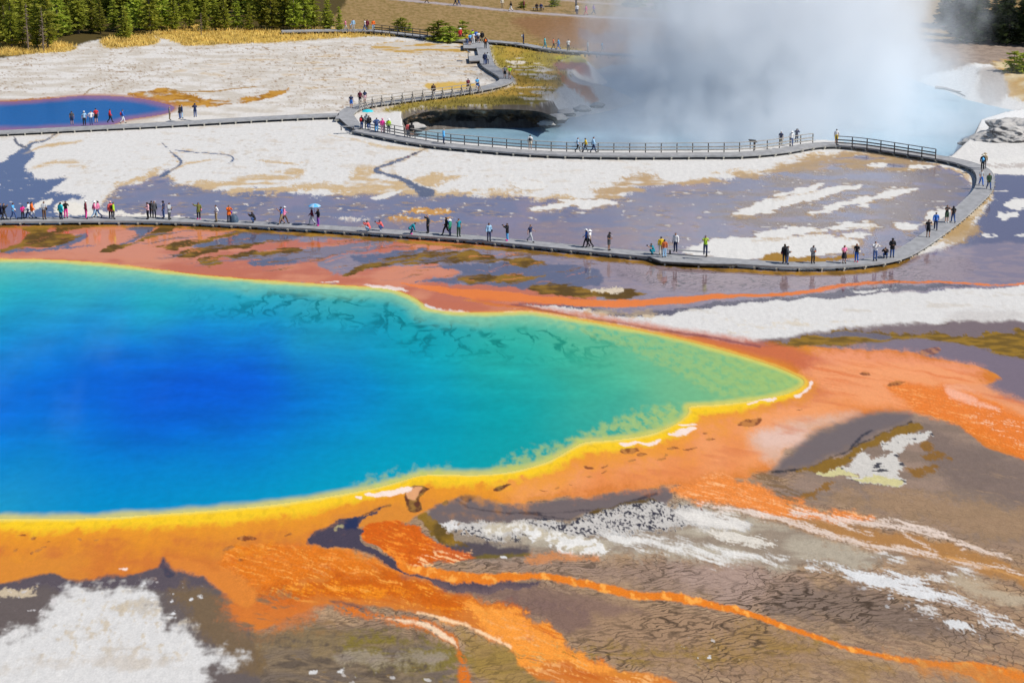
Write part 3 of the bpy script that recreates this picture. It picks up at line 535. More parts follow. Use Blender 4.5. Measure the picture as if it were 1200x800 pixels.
# dark pool in the channel between the mats
P([(458,593),(432,604),(421,616),(428,622),(423,632),(438,646),(462,659),(472,671),(500,680),(545,686),(600,681),(640,686),(600,690),(540,694),(480,676),(446,659),(414,644),(388,641),(362,637),(366,628),(384,617),(400,607),(425,602),(440,596)], C(72,58,66), soft=.1, amp=.15, wet=.85, crk=0)
P([(404,610),(420,606),(418,620),(402,622)], C(34,36,70), soft=.2, amp=.1, wet=1)
P([(470,676),(545,690),(600,683),(700,700),(760,720),(700,720),(640,712),(560,700)], C(122,96,88), soft=.3, amp=.2, op=.7)
L([(424,604),(440,597),(458,593)], [1,1.4,1.2], C(56,46,52))
P([(390,620),(398,616),(402,620),(394,624)], C(190,176,120), soft=.1, amp=.3, op=.8)
# --- bands round the great pool
POOL_PX = [(-200,304),(0,304),(60,305),(120,309),(180,316),(240,323),(310,329),(370,333),(420,336),(455,339),(480,347),(495,356),(500,361),(530,366),(580,367),(620,366),(660,372),(700,379),(740,386),(793,397),(847,411),(900,427),(932,440),(942,448),(930,458),(900,466),(850,473),(809,476),(806,484),(790,497),(760,509),(720,515),(685,518),(668,526),(640,541),(600,552),(560,556),(500,556),(470,563),(440,571),(380,582),(300,593),(200,601),(100,607),(0,607),(-200,607)]
POOL = px_path(POOL_PX, True, 4)
idx, dp = sd_poly(X, Y, POOL, margin=14)
top = sstep(Yv(470), Yv(430), Y[idx]).astype(np.float32); rt = sstep(-8, 4, X[idx])
wy = ((1 - top) * (.80 - .35 * sstep(14, 22, X[idx])) + top * (.08 + .16 * rt)) * np.clip(1 + .5 * NM[idx] + .45 * NL[idx] + .3 * NS[idx], .3, 2.2)        # width of the yellow band
dd = -dp + .12 * NM[idx]
mk = np.where(dd > -.4, 1, 0) * sstep(wy * 1.35, wy * .55, dd)
amb = np.where(dd > -.4, 1, 0) * sstep(wy * 3.4, wy * .8, dd) * (1 - .7 * top) * .8
COL[idx] += (AMBER - COL[idx]) * amb[:, None].astype(np.float32)
yc = YEL[None, :] * np.ones((len(idx), 1)); tt = sstep(.0, .6, NS[idx])[:, None] * .35
yc = yc * (1 - tt) + C(206,160,24)[None, :] * tt
pale = sstep(wy * .35, 0, dd)[:, None]; yc = yc * (1 - pale) + C(232,214,110)[None, :] * pale
tp = (top * .75)[:, None]; yc = yc * (1 - tp) + C(222,186,92)[None, :] * tp; mk = mk * (1 - .35 * top)
COL[idx] += ((yc - COL[idx]) * mk[:, None]).astype(np.float32)
CRK[idx] *= (1 - mk); WET[idx] = WET[idx] * (1 - mk) + .3 * mk

# pits and crusts on the orange
for q in ([(477,576),(486,570),(500,572),(505,571),(492,585),(494,596),(484,599),(478,594)], [(520,592),(526,588),(527,592),(522,594)], [(580,573),(588,568),(598,568),(590,572)]):
    P(q, C(96,54,34), soft=.08, amp=.12, c2=C(150,110,50), n2=NS)
P([(478,574),(492,572),(488,584),(480,584)], C(222,160,110), soft=.1, amp=.1)
for (u, v, a) in ((25,629,7),(38,632,3),(94,632,4),(115,631,3),(57,635,2.5),(4,645,2),(16,648,2),(46,646,3),(52,642,3),(38,650,2),(289,630,14),(268,643,6),(338,626,4),(316,648,3),(282,656,2),(636,574,4),(652,571,3),(670,567,3.5),(690,547,6),(691,559,5),(709,553,4),(708,546,5),(740,540,8),(775,537,6),(790,525,9),(808,525,8),(826,510,5),(833,516,7),(780,534,4),(736,529,13),(752,532,10),(880,495,18),(1014,440,7),(1050,450,12),(1090,413,15),(935,481,6)):
    pts = [(u + a*math.cos(t)*random.uniform(.6,1.1), v + a*.28*math.sin(t)*random.uniform(.6,1.1) - .25*a*math.cos(t)*.3) for t in np.linspace(0, 2*math.pi, 8)[:-1]]
    P(pts, C(120,62,32), soft=.06, amp=.1, c2=C(186,120,60), n2=NS, op=.9)
for w in ([(428,579),(440,576),(475,571),(483,574),(460,583),(440,583)], [(728,520),(770,516),(772,519),(735,523)], [(785,510),(812,502),(815,505),(795,512)], [(795,500),(818,496),(812,500)], [(930,464),(945,456),(950,446),(953,448),(948,458),(935,466)], [(877,472),(905,466),(905,468),(880,474)], [(428,334),(445,333),(470,338),(480,342),(465,341),(445,338)], [(375,331),(395,331),(390,333)], [(425,333),(440,333),(438,335)], [(140,667),(150,666),(148,669)], [(415,582),(423,581),(422,584)]):
    P(w, C(246,222,206), soft=.08, amp=.1)
# --- heights: everything almost flat; pool basins and the steaming crater sink
Z = np.zeros(N, np.float32)
DENSE = (np.abs(X) < 200) & (Y < 480) & (Y > 80)
Z += (.02 * NM + .012 * NS) * (1 - np.clip(WET * 1.6, 0, 1)) * DENSE * np.clip(GRN, 0, 1)
Z[idx] = np.where(dp > 0, -.03 - .5 * dp, (.02 + .03 * np.minimum(-dp, 1)) * sstep(12, 2, -dp) + Z[idx] * np.clip(-dp - .3, 0, 1))
POOL2_PX = [(-200,121),(-40,120),(20,119),(60,116),(90,113),(130,113),(165,116),(190,121),(204,126),(197,132),(178,136),(150,140),(130,146),(100,149),(40,152),(-40,154),(-200,160)]
POOL2 = px_path(POOL2_PX)
i2, d2 = sd_poly(X, Y, POOL2, margin=8)
rim2 = sstep(-.9, -.1, d2) * (d2 < .3)
COL[i2] += ((C(170,112,84) - COL[i2]) * (rim2 * .8)[:, None]).astype(np.float32)
Z[i2] = np.where(d2 > 0, -.03 - .4 * d2, (.02 + .02 * np.minimum(-d2, 1)) * sstep(7, 2, -d2))
WZ = -2.5
wl_far = np.array([(478,156),(505,152),(540,151),(580,150),(620,150),(645,147),(668,138),(700,133),(722,128),(738,122),(746,118),(722,113),(700,110),(690,106),(712,97),(706,90),(696,83),(715,77),(760,74),(850,74),(950,77),(1050,86),(1088,100),(1110,107),(1132,117),(1170,126),(1200,132),(1230,140),(1170,150),(1140,160),(1132,178)], float)
wl_near = np.array([(1112,184),(1060,176),(1010,169),(962,164),(900,172),(820,177),(700,177),(600,172),(530,166),(480,160)], float)
fx, fy = p2w(wl_far[:, 0], wl_far[:, 1], WZ); nx, ny = p2w(wl_near[:, 0], wl_near[:, 1], 0)
CRATER = np.concatenate([np.stack([fx, fy], 1), np.stack([nx, ny + 3.0], 1)])
i3, d3 = sd_poly(X, Y, CRATER, margin=14)
yc0 = p2w(600, 140, WZ)[1]
slope = np.where(Y[i3] < yc0, 3.0, np.where(X[i3] > 25, .45, 1.1))
zc = np.where(d3 > 0, WZ - .8 * d3, np.minimum(WZ - slope * d3, 0))
bank = (zc < -.02)
Z[i3] = np.where(bank, np.maximum(zc, -6) + .03 * NS[i3], Z[i3])
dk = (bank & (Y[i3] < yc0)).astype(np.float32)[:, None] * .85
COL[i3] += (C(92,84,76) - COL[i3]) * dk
# the far bank rises gently, woods behind
Z += np.where((Y > 385), (Y - 385) * .03, 0) * (Y < 20000)
Z = np.minimum(Z, 60)

def sheet(name, keep=None, zz=None, cols=None, extra=()):
    """mesh of the grid (or of the kept cells only)"""
    q = np.arange(NU * NV).reshape(NV, NU)
    f = np.stack([q[:-1, :-1], q[1:, :-1], q[1:, 1:], q[:-1, 1:]], -1).reshape(-1, 4)
    vx, vy, vz = X, Y, zz
    if keep is not None:
        kf = keep[f].all(1); f = f[kf]; used = np.unique(f); mp = np.full(N, -1, np.int64); mp[used] = np.arange(len(used))
        f = mp[f]; vx, vy, vz = X[used], Y[used], zz[used]; cols = cols[used]; extra = [(n_, a[used]) for n_, a in extra]
    me = bpy.data.meshes.new(name); nvv = len(vx)
    me.vertices.add(nvv); me.vertices.foreach_set('co', np.stack([vx, vy, vz], 1).astype(np.float32).ravel())
    me.loops.add(len(f) * 4); me.loops.foreach_set('vertex_index', f.astype(np.int32).ravel())
    me.polygons.add(len(f)); me.polygons.foreach_set('loop_start', np.arange(0, len(f) * 4, 4, dtype=np.int32))
    me.update(calc_edges=True); me.shade_smooth()
    ca = me.attributes.new('tone', 'FLOAT_COLOR', 'POINT'); rgba = np.ones((nvv, 4), np.float32); rgba[:, :3] = cols
    ca.data.foreach_set('color', rgba.ravel())
    for n_, a in extra:
        at = me.attributes.new(n_, 'FLOAT', 'POINT'); at.data.foreach_set('value', np.ascontiguousarray(a, np.float32))
    return me

def ground_material():
    m, n, l, b = nt('sinter_and_microbial_mats')
    def attr(a):
        x = n.new('ShaderNodeAttribute'); x.attribute_name = a; return x
    tone, wet, crk, grn = attr('tone'), attr('wet'), attr('crack'), attr('grain')
    geo = n.new('ShaderNodeNewGeometry')
    def mapping(s, rot=0):
        mp = n.new('ShaderNodeMapping'); mp.inputs['Scale'].default_value = s; mp.inputs['Rotation'].default_value = (0, 0, rot)
        l.new(geo.outputs['Position'], mp.inputs['Vector']); return mp.outputs['Vector']
    def noise(vec, scale, det=5, rough=.6):
        x = n.new('ShaderNodeTexNoise'); x.inputs['Scale'].default_value = scale; x.inputs['Detail'].default_value = det; x.inputs['Roughness'].default_value = rough
        l.new(vec, x.inputs['Vector']); return x
    def math_(op, a, bb, c=None):
        x = n.new('ShaderNodeMath'); x.operation = op
        for i, v in enumerate((a, bb, c)):
            if v is None: continue
            if isinstance(v, (int, float)): x.inputs[i].default_value = v
            else: l.new(v, x.inputs[i])
        return x.outputs[0]
    nA = noise(mapping((1, .45, 1)), 2.4, 6, .65)      # crust grain
    nB = noise(mapping((1, .5, 1)), 9.0, 3, .6)        # fine grit
    g1 = math_('MULTIPLY', math_('SUBTRACT', nA.outputs['Fac'], .5), .42)
    g2 = math_('MULTIPLY', math_('SUBTRACT', nB.outputs['Fac'], .5), .5)
    gsum = math_('MULTIPLY', math_('ADD', g1, g2), grn.outputs['Fac'])
    gain = math_('ADD', gsum, 1.0)
    # drying cracks / braided rills: two Voronoi nets warped by noise
    wn_ = noise(mapping((1, 1, 1)), .55, 4, .55)
    wsub = n.new('ShaderNodeVectorMath'); wsub.operation = 'SUBTRACT'; l.new(wn_.outputs['Color'], wsub.inputs[0]); wsub.inputs[1].default_value = (.5, .5, .5)
    wsc = n.new('ShaderNodeVectorMath'); wsc.operation = 'SCALE'; l.new(wsub.outputs[0], wsc.inputs[0]); wsc.inputs['Scale'].default_value = 2.4
    wad = n.new('ShaderNodeVectorMath'); wad.operation = 'ADD'; l.new(geo.outputs['Position'], wad.inputs[0]); l.new(wsc.outputs[0], wad.inputs[1])
    def net(scale, s, rot, w):
        mp = n.new('ShaderNodeMapping'); mp.vector_type = 'TEXTURE'; mp.inputs['Rotation'].default_value = (0, 0, rot); mp.inputs['Scale'].default_value = s
        l.new(wad.outputs[0], mp.inputs['Vector'])
        vo = n.new('ShaderNodeTexVoronoi'); vo.voronoi_dimensions = '2D'; vo.feature = 'DISTANCE_TO_EDGE'; vo.inputs['Scale'].default_value = scale
        l.new(mp.outputs['Vector'], vo.inputs['Vector'])
        mr = n.new('ShaderNodeMapRange'); mr.inputs['From Min'].default_value = 0; mr.inputs['From Max'].default_value = w
        mr.inputs['To Min'].default_value = 1; mr.inputs['To Max'].default_value = 0; mr.interpolation_type = 'SMOOTHSTEP'
        l.new(vo.outputs['Distance'], mr.inputs['Value']); return mr.outputs['Result']
    k1 = net(1.0, (1.9, .42, 1), R(26), .19); k2 = net(1.0, (.6, .95, 1), R(10), .12)
    sel = noise(mapping((1, .5, 1)), .085, 2, .5)
    selr = n.new('ShaderNodeMapRange'); selr.inputs['From Min'].default_value = .45; selr.inputs['From Max'].default_value = .58; l.new(sel.outputs['Fac'], selr.inputs['Value'])
    km = n.new('ShaderNodeMix'); l.new(selr.outputs['Result'], km.inputs['Factor']); l.new(k1, km.inputs['A']); l.new(k2, km.inputs['B'])
    strong0 = noise(mapping((1, .5, 1)), .22, 5, .65); strong = n.new('ShaderNodeMapRange'); strong.inputs['From Min'].default_value = .30; strong.inputs['From Max'].default_value = .58; l.new(strong0.outputs['Fac'], strong.inputs['Value'])
    ks = math_('MULTIPLY', math_('MULTIPLY', km.outputs['Result'], crk.outputs['Fac']), math_('MULTIPLY', strong.outputs['Result'], .95))
    sc_ = n.new('ShaderNodeVectorMath'); sc_.operation = 'SCALE'; l.new(tone.outputs['Color'], sc_.inputs[0]); l.new(gain, sc_.inputs['Scale'])
    mx = n.new('ShaderNodeMix'); mx.data_type = 'RGBA'; l.new(ks, mx.inputs['Factor']); l.new(sc_.outputs[0], mx.inputs['A']); mx.inputs['B'].default_value = (.045, .028, .016, 1)
    l.new(mx.outputs['Result'], b.inputs['Base Color'])
    ro = n.new('ShaderNodeMapRange'); ro.inputs['To Min'].default_value = .92; ro.inputs['To Max'].default_value = .07; l.new(wet.outputs['Fac'], ro.inputs['Value'])
    l.new(ro.outputs['Result'], b.inputs['Roughness']); b.inputs['IOR'].default_value = 1.33
    sp = n.new('ShaderNodeMapRange'); sp.inputs['To Min'].default_value = .12; sp.inputs['To Max'].default_value = .5; l.new(wet.outputs['Fac'], sp.inputs['Value'])
    l.new(sp.outputs['Result'], b.inputs['Specular IOR Level'])
    bp = n.new('ShaderNodeBump'); bp.inputs['Distance'].default_value = .10
    dry = math_('MULTIPLY', math_('SUBTRACT', 1.0, wet.outputs['Fac']), math_('MULTIPLY', grn.outputs['Fac'], .10))
    l.new(math_('MAXIMUM', dry, .012), bp.inputs['Strength']); l.new(math_('SUBTRACT', nA.outputs['Fac'], math_('MULTIPLY', ks, .3)), bp.inputs['Height'])
    l.new(bp.outputs['Normal'], b.inputs['Normal'])
    return m
me = sheet('ground', None, Z, COL, [('wet', WET), ('crack', CRK), ('grain', GRN)])
ground = link('ground', me, ground_material()); tag(ground, kind='structure')

# ------------------------------------------------------------------ water
def water_material(name, rough, bump, scale, spec):
    m, n, l, b = nt(name)
    a = n.new('ShaderNodeAttribute'); a.attribute_name = 'tone'; geo = n.new('ShaderNodeNewGeometry')
    mp = n.new('ShaderNodeMapping'); mp.inputs['Scale'].default_value = (1, .6, 1); l.new(geo.outputs['Position'], mp.inputs['Vector'])
    no = n.new('ShaderNodeTexNoise'); no.inputs['Scale'].default_value = scale; no.inputs['Detail'].default_value = 5; l.new(mp.outputs['Vector'], no.inputs['Vector'])
    mr = n.new('ShaderNodeMapRange'); mr.inputs['To Min'].default_value = .86; mr.inputs['To Max'].default_value = 1.14; l.new(no.outputs['Fac'], mr.inputs['Value'])
    vs = n.new('ShaderNodeVectorMath'); vs.operation = 'SCALE'; l.new(a.outputs['Color'], vs.inputs[0]); l.new(mr.outputs['Result'], vs.inputs['Scale'])
    l.new(vs.outputs[0], b.inputs['Base Color']); b.inputs['Roughness'].default_value = rough; b.inputs['IOR'].default_value = 1.33; b.inputs['Specular IOR Level'].default_value = spec
    bp = n.new('ShaderNodeBump'); bp.inputs['Strength'].default_value = bump; bp.inputs['Distance'].default_value = .05; l.new(no.outputs['Fac'], bp.inputs['Height']); l.new(bp.outputs['Normal'], b.inputs['Normal'])
    return m
PS = [(0,330,90,192,172),(0,360,10,156,196),(0,400,0,120,206),(0,470,0,106,212),(0,540,0,112,206),(0,588,40,176,184),(100,332,98,196,168),(100,380,0,128,205),(100,460,0,88,212),(100,540,0,104,208),(100,592,0,156,190),
      (200,345,60,184,174),(200,400,0,108,208),(200,470,0,66,206),(200,540,0,108,206),(200,588,0,160,186),(300,352,48,186,180),(300,400,0,104,206),(300,450,0,70,206),(300,520,0,92,206),(300,578,0,165,186),
      (400,357,74,186,154),(400,392,0,146,190),(400,440,0,108,202),(400,500,0,128,196),(400,562,0,166,180),(500,382,34,176,164),(500,420,0,152,180),(500,470,0,140,186),(500,535,0,162,176),
      (600,390,74,186,150),(600,430,20,166,165),(600,480,0,156,166),(600,530,20,160,155),(700,410,104,188,138),(700,450,58,176,150),(700,500,20,160,150),(800,430,124,188,138),(800,455,100,182,140),(880,442,126,186,130),(850,460,120,184,124),(920,448,166,194,104)]
keep = np.zeros(N, bool); keep[idx[dp > -.35]] = True
PC = np.zeros((N, 3), np.float32)
ii = idx[dp > -.6]; dpp = dp[dp > -.6]
xs, ys = X[ii] + .8 * NL[ii], (Y[ii] + 3 * NL[ii]) * .30
num = np.zeros((len(ii), 3)); den = np.zeros(len(ii)) + 1e-9
for (u, v, r, g, bb) in PS:
    x0, y0 = p2w(u, v); w = np.exp(-((xs - x0)**2 + (ys - y0 * .30)**2) / (2 * 2.9**2))
    num += w[:, None] * lin((r, g, bb)); den += w
pc = num / den[:, None]
pc *= (1 + .16 * ST[ii] * 1.0 * sstep(1.5, 5, dpp))[:, None]
far = sstep(Yv(460), Yv(400), Y[ii]) * sstep(12, 2, X[ii])
# dark fissures on the shallow far shelf
fis = 0
for sd_k, sx_, sy_, kx in ((91, 2.4, 12, .10), (173, 1.5, 8, -.06), (211, 4.0, 5, .0)):
    ridge = np.abs(fbm(X[ii] + .7 * NM[ii] + .25 * NS[ii] + kx * (Y[ii] - 180), Y[ii], sx_, sy_, 3, sd_k))
    patch = sstep(.0, .5, fbm(X[ii], Y[ii], 3, 6, 2, sd_k + 5) + .15)
    fis = np.maximum(fis, sstep(.17, .02, ridge) * patch)
fis = fis * sstep(.5, 1.5, dpp) * sstep(6.0, 2.5, dpp) * far * sstep(-30, -20, X[ii])
pc *= (1 - .45 * fis)[:, None]; pc[:, 0] *= 1 - .7 * fis
shelf = far * sstep(2.0 , .1, dpp + .3 * NM[ii])
pc += (lin((150, 204, 160)) * (1 + .12 * NS[ii])[:, None] - pc) * (shelf * .75)[:, None]
edge = sstep(.5, .05, dpp + .12 * NM[ii]); pc += (lin((226, 208, 96)) - pc) * (edge * .8)[:, None]
# yellow-green algal shelves in the two coves and along the near shore
for pts in ([(672,520),(700,514),(760,508),(795,494),(806,478),(780,478),(740,486),(700,502)], [(590,553),(640,540),(670,524),(684,518),(660,520),(620,530),(585,546)], [(440,570),(520,556),(510,550),(430,564)], [(760,392),(850,412),(935,445),(900,460),(850,465),(800,440),(740,410),(660,380),(640,374)]):
    j, ds = sd_poly(X, Y, px_path(pts), margin=3, sub=ii)
    mm = sstep(-.5, .5, ds + .5 * NS[ii]) * sstep(-.5, .5, NS[ii] + .35 * NF[ii] + .25)
    pc += (lin((196, 204, 96)) - pc) * (mm * (.30 if pts[0][1] < 400 else .55))[:, None]
pc[:, 0] *= 1 - .55 * sstep(1.5, 4, dpp) * sstep(16, -6, X[ii])
PC[ii] = np.maximum(pc, .0008) / E * .92
PZ = np.zeros(N, np.float32)
pm = sheet('hot_spring_pool', keep, PZ, PC)
pool = link('hot_spring_pool', pm, water_material('hot_spring_water', .25, .12, 1.6, .015)); tag(pool, kind='structure')
keep = np.zeros(N, bool); keep[i2[d2 > -.35]] = True
PC2 = np.zeros((N, 3), np.float32)
tq = sstep(.1, 1.5, d2 + .2 * NM[i2])[:, None]; PC2[i2] = lin((132, 90, 128)) * (1 - tq) + lin((0, 84, 150)) * tq
pool2 = link('blue_pool', sheet('blue_pool', keep, PZ, PC2), water_material('blue_pool_water', .2, .08, 2.0, .08)); tag(pool2, kind='structure')
keep = np.zeros(N, bool); keep[i3[d3 > -.9]] = True
PC3 = np.zeros((N, 3), np.float32); PC3[i3] = lin((146, 180, 198))
wc = link('crater_water', sheet('crater_water', keep, np.full(N, WZ, np.float32), PC3), water_material('crater_water', .15, .1, 2.0, .4)); tag(wc, kind='structure')

# ------------------------------------------------------------------ boardwalks
DZ = 0.45
WOOD = mat('weathered_deck_boards', (.31, .31, .315), .85, .13, 1.6, .05, stretch=(1, .7, 1))
WOOD_D = mat('dark_shaded_timber', (.085, .075, .068), .85, .3, 3.0, .2)  # dark wood; on railing posts the colour stands for their back-lit side
WOOD_L = mat('pale_timber_ends', (.42, .40, .34), .85, .2, 4.0)
RAIL_L = mat('sun_bleached_rail', (.36, .33, .29), .85, .2, 4.0)
def path_w(pts, k=6, z=DZ):
    q = catmull(np.asarray(pts, float), False, k); x, y = p2w(q[:, 0], q[:, 1], z); return np.stack([x, y], 1)
def resample(Pw, step):
    seg = np.hypot(*np.diff(Pw, axis=0).T); s = np.concatenate([[0], np.cumsum(seg)]); n = max(2, int(round(s[-1] / step)) + 1)
    t = np.linspace(0, s[-1], n); return np.stack([np.interp(t, s, Pw[:, 0]), np.interp(t, s, Pw[:, 1])], 1)
def smooth_path(Pw, it=2):
    for _ in range(it):
        q = Pw.copy(); q[1:-1] = .25 * Pw[:-2] + .5 * Pw[1:-1] + .25 * Pw[2:]; Pw = q
    return Pw
def normals(Pw):
    d = np.gradient(Pw, axis=0); d /= np.hypot(d[:, 0], d[:, 1])[:, None] + 1e-9; return np.stack([-d[:, 1], d[:, 0]], 1)
def offset(Pw, o): return Pw + normals(Pw) * o
def strip(Pw, o0, o1, z0, z1):
    """a slab following the path between two side offsets, from z0 up to z1"""
    m = MB(); a = offset(Pw, o0); b = offset(Pw, o1); n = len(Pw)
    for i in range(n):
        m.v += [(a[i, 0], a[i, 1], z1), (b[i, 0], b[i, 1], z1), (b[i, 0], b[i, 1], z0), (a[i, 0], a[i, 1], z0)]
    for i in range(n - 1):
        for k in range(4): m.f.append((i*4+k, i*4+(k+1) % 4, (i+1)*4+(k+1) % 4, (i+1)*4+k))
    m.f.append((3, 2, 1, 0)); e = (n-1)*4; m.f.append((e, e+1, e+2, e+3)); return m
def support_mesh(W):
    m = MB(); m.box((0, 0, DZ - .20), W + .34, .16, .12)
    for s in (-1, 1): m.box((s * (W / 2 - .12), 0, (DZ - .26) / 2 - .1), .16, .16, DZ - .26 + .2)
    return m.mesh('support')
_sup = {}
def walkway(label, pts, W=1.75, step=1.9, smooth=3, group=None, fascia=.17, k=6):
    Pw = smooth_path(resample(path_w(pts, k), .6), smooth)
    t = empty('boardwalk', (0, 0, 0)); tag(t, label, 'boardwalk', group)
    strip(Pw, -W/2, W/2, DZ - .07, DZ).build('deck', WOOD, t)
    for s in (-1, 1):
        strip(Pw, s * (W/2 + .003), s * (W/2 + .05), DZ - fascia, DZ + .015).build('edge_board', WOOD, t)
    strip(Pw, -.3, .3, DZ - .30, DZ - .075).build('stringer', WOOD_D, t)
    if W not in _sup: _sup[W] = support_mesh(W)
    S = resample(Pw, step); nn = normals(S)
    for p, q in zip(S, nn):
        o = link('support', _sup[W], WOOD_L, t); o.location = (p[0], p[1], 0); o.rotation_euler = (0, 0, math.atan2(q[1], q[0]))
    return t, Pw
def railing(t, Pw, side, W, step, mats=(None, None), rails=(.95, .62, .30), brace=0, height=1.02):
    """posts, cap rail and lower rails along one side of a walkway"""
    line = offset(Pw, side * (W / 2 + .10)); S = resample(line, step); nn = normals(resample(Pw, step))[:len(S)]
    pm, rm = mats
    for i, p in enumerate(S):
        m = MB(); m.box((p[0], p[1], (DZ - .3 + height + DZ) / 2), .11, .11, height + .3)
        if brace:
            q = nn[min(i, len(nn)-1)] * side; m.bar((p[0] + q[0]*.06, p[1] + q[1]*.06, DZ + .75), (p[0] + q[0]*.62, p[1] + q[1]*.62, DZ - .2), .08, .09)
        m.build('post', pm, t)
    for h in rails:
        for i in range(len(S) - 1):
            a, b = S[i], S[i+1]; m = MB(); cap = h == rails[0]
            w, hh = (.17, .06) if cap else (.05, .13)
            z = DZ + (height + .031 if cap else h)
            off = (0, 0) if cap else -side * nn[min(i, len(nn)-1)] * .085
            m.bar((a[0] + off[0], a[1] + off[1], z), (b[0] + off[0], b[1] + off[1], z), w, hh)
            m.build('top_rail' if cap else 'lower_rail', rm, t)
NEAR = [(-90,258),(0,257.3),(50,257),(150,256.5),(220,258),(300,261.8),(400,267.5),(480,272.8),(560,278.8),(640,286.5),(730,295),(800,301),(860,306),(920,309.5),(970,309.5),(1010,307),(1045,301),(1072,288),(1111,260.5),(1138,237),(1152,222),(1155,208),(1149,198),(1132,191),(1108,185.5),(1080,181),(1045,175.5),(1010,170.5),(982,168.5)]
FAR = [(982,168.5),(960,168.8),(940,171.5),(915,176),(870,180),(820,180.5),(760,181),(690,180.5),(640,179),(600,176.5),(570,174),(520,169.5),(490,165.5),(468,161.5),(440,156),(420,152)]
tN, PN = walkway('grey timber boardwalk bending round the wet flats in front of the great pool', NEAR)
tF, PF = walkway('railed timber boardwalk running along the edge of the steaming crater', FAR, W=1.9)
# railings stand on the crater side
def part_of(Pw, u0, u1):
    """the stretch of a path between two traced columns"""
    a = np.array([600 + F * x / (y * CP + (H - DZ) * SP) for x, y in Pw]); k = (a >= min(u0, u1)) & (a <= max(u0, u1)); return Pw[k]
railing(tF, part_of(PF, 418, 960), -1, 1.9, 1.75, (WOOD_D, RAIL_L))  # posts darker than rails: back-lit shade put into their colour
late = part_of(PN, 960, 1106); late = late[late[:, 1] > p2w(1100, 192)[1]]
railing(tN, late, 1, 1.75, 1.8, (WOOD_D, WOOD_D))
BRL = [(-90,158),(0,154.5),(60,151.5),(120,148.5),(180,145.5),(240,142),(300,138.5),(350,136),(388,134.5),(402,134)]
tB, PB = walkway('low plank boardwalk passing between the blue pool and the white flat', BRL)
UPR = [(402,139),(406,132),(414,126.5),(430,122),(460,118),(500,113),(540,107.5),(566,103),(586,98),(594,93),(590,88),(580,82),(572,76),(569,68),(567,60),(565,52),(562,46)]
tU, PU = walkway('boardwalk climbing in a bend past the grassy slope to the crowded platform', UPR, W=1.8)
railing(tU, part_of(PU, 412, 557)[part_of(PU, 412, 557)[:, 1] < p2w(560, 98)[1]], -1, 1.8, 1.55, (RAIL_L, RAIL_L), brace=1)
# landing where the branches meet, and the two viewing stubs
def landing(label, pts, name='landing'):
    w = [pw(u, v, DZ + .004) for u, v in pts]; t = empty(name, (w[0].x, w[0].y, 0)); inv = Vector((w[0].x, w[0].y, 0))
    m = MB(); n = len(w); m.v = [tuple(p - inv) for p in w] + [tuple(p - inv - Vector((0, 0, .08))) for p in w]
    m.f.append(tuple(range(n))); m.f.append(tuple(reversed(range(n, 2*n))))
    for i in range(n): m.f.append((i, i+n, (i+1) % n + n, (i+1) % n))
    m.build('deck', WOOD, t)
    for p in w:
        q = MB(); c = sum(w, Vector()) / n; a = p + (c - p) * .12 - inv; q.box((a.x, a.y, .18), .16, .16, .36); q.build('support', WOOD_L, t)
    e = MB()
    for i in range(n):
        a = w[i] - inv; b = w[(i+1) % n] - inv; c = sum(w, Vector()) / n - inv
        a = a + (a - c) * .02; b = b + (b - c) * .02
        e.bar((a.x, a.y, DZ - .12), (b.x, b.y, DZ - .12), .05, .16)
    e.build('edge_board', WOOD_D, t)
    tag(t, label, 'platform'); return t
landing('triangular grey landing where three boardwalks meet', [(398,131),(410,129),(424,148),(418,153),(406,146),(396,137)])
landing('viewing platform full of visitors beside the dark bushes', [(543,50.5),(560,50),(573,52),(572,56.5),(543,56.5)])
landing('short viewing stub with an information board off the climbing boardwalk', [(549,66),(562,65),(563,71),(550,71.5)])
landing('widened boardwalk bay with a bench', [(752,297),(800,300),(850,304),(862,309),(820,308.5),(775,306)])
BACK = [(330,36.5),(380,35.5),(430,35.5),(470,39),(505,43),(540,47),(560,47.5)]
tK, PK = walkway('railed walkway behind the golden grass below the pines', BACK, W=1.7)
railing(tK, part_of(PK, 440, 506), -1, 1.7, 1.6, (WOOD_D, WOOD_D))
FARP = [(560,47),(590,49.5),(613,52),(640,57),(670,60),(700,62),(730,64),(765,65),(800,63),(850,58)]
tQ, PQ = walkway('narrow walkway crossing the foot of the brown bank beyond the crater', FARP, W=1.6)
railing(tQ, part_of(PQ, 744, 800), -1, 1.6, 2.2, (WOOD_D, RAIL_L))

# ------------------------------------------------------------------ bench, table, information boards, pole
DARKM = mat('dark_metal', (.05, .045, .045), .5, .2, 8.0)
SLATE = mat('sign_face', (.10, .11, .13), .4, .3, 5.0)
def bench(loc, rz, label, L_=2.6, h=.44, w=.42, mat_=None):
    t = empty('bench', loc, rz); tag(t, label, 'bench')
    for k in (-1, 0, 1):
        m = MB(); m.box((0, k * w / 3, h), L_, w / 3 - .02, .05); m.build('seat_plank', mat_ or WOOD, t)
    for s in (-.55, .42):
        m = MB(); m.box((s * L_ , -.10, h / 2 - .02), .09, .09, h - .03) if abs(s) < .5 else m.box((-.42 * L_, -.10, h / 2 - .02), .09, .09, h - .03)
        x = s * L_ if abs(s) < .5 else -.42 * L_
        m.box((x, .12, h / 2 - .02), .09, .09, h - .03); m.box((x, 0, .04), .11, .42, .06); m.build('leg', WOOD_D, t)
    return t
b0, b1 = pw(781, 297.5, DZ), pw(832, 301, DZ)
bd = b1 - b0; BZ = .44
BENCH = (b0 + b1) / 2; BENCH.z = DZ
bench(BENCH, math.atan2(bd.y, bd.x), 'long plank bench on the boardwalk bay with two people standing on it', L_=bd.length)
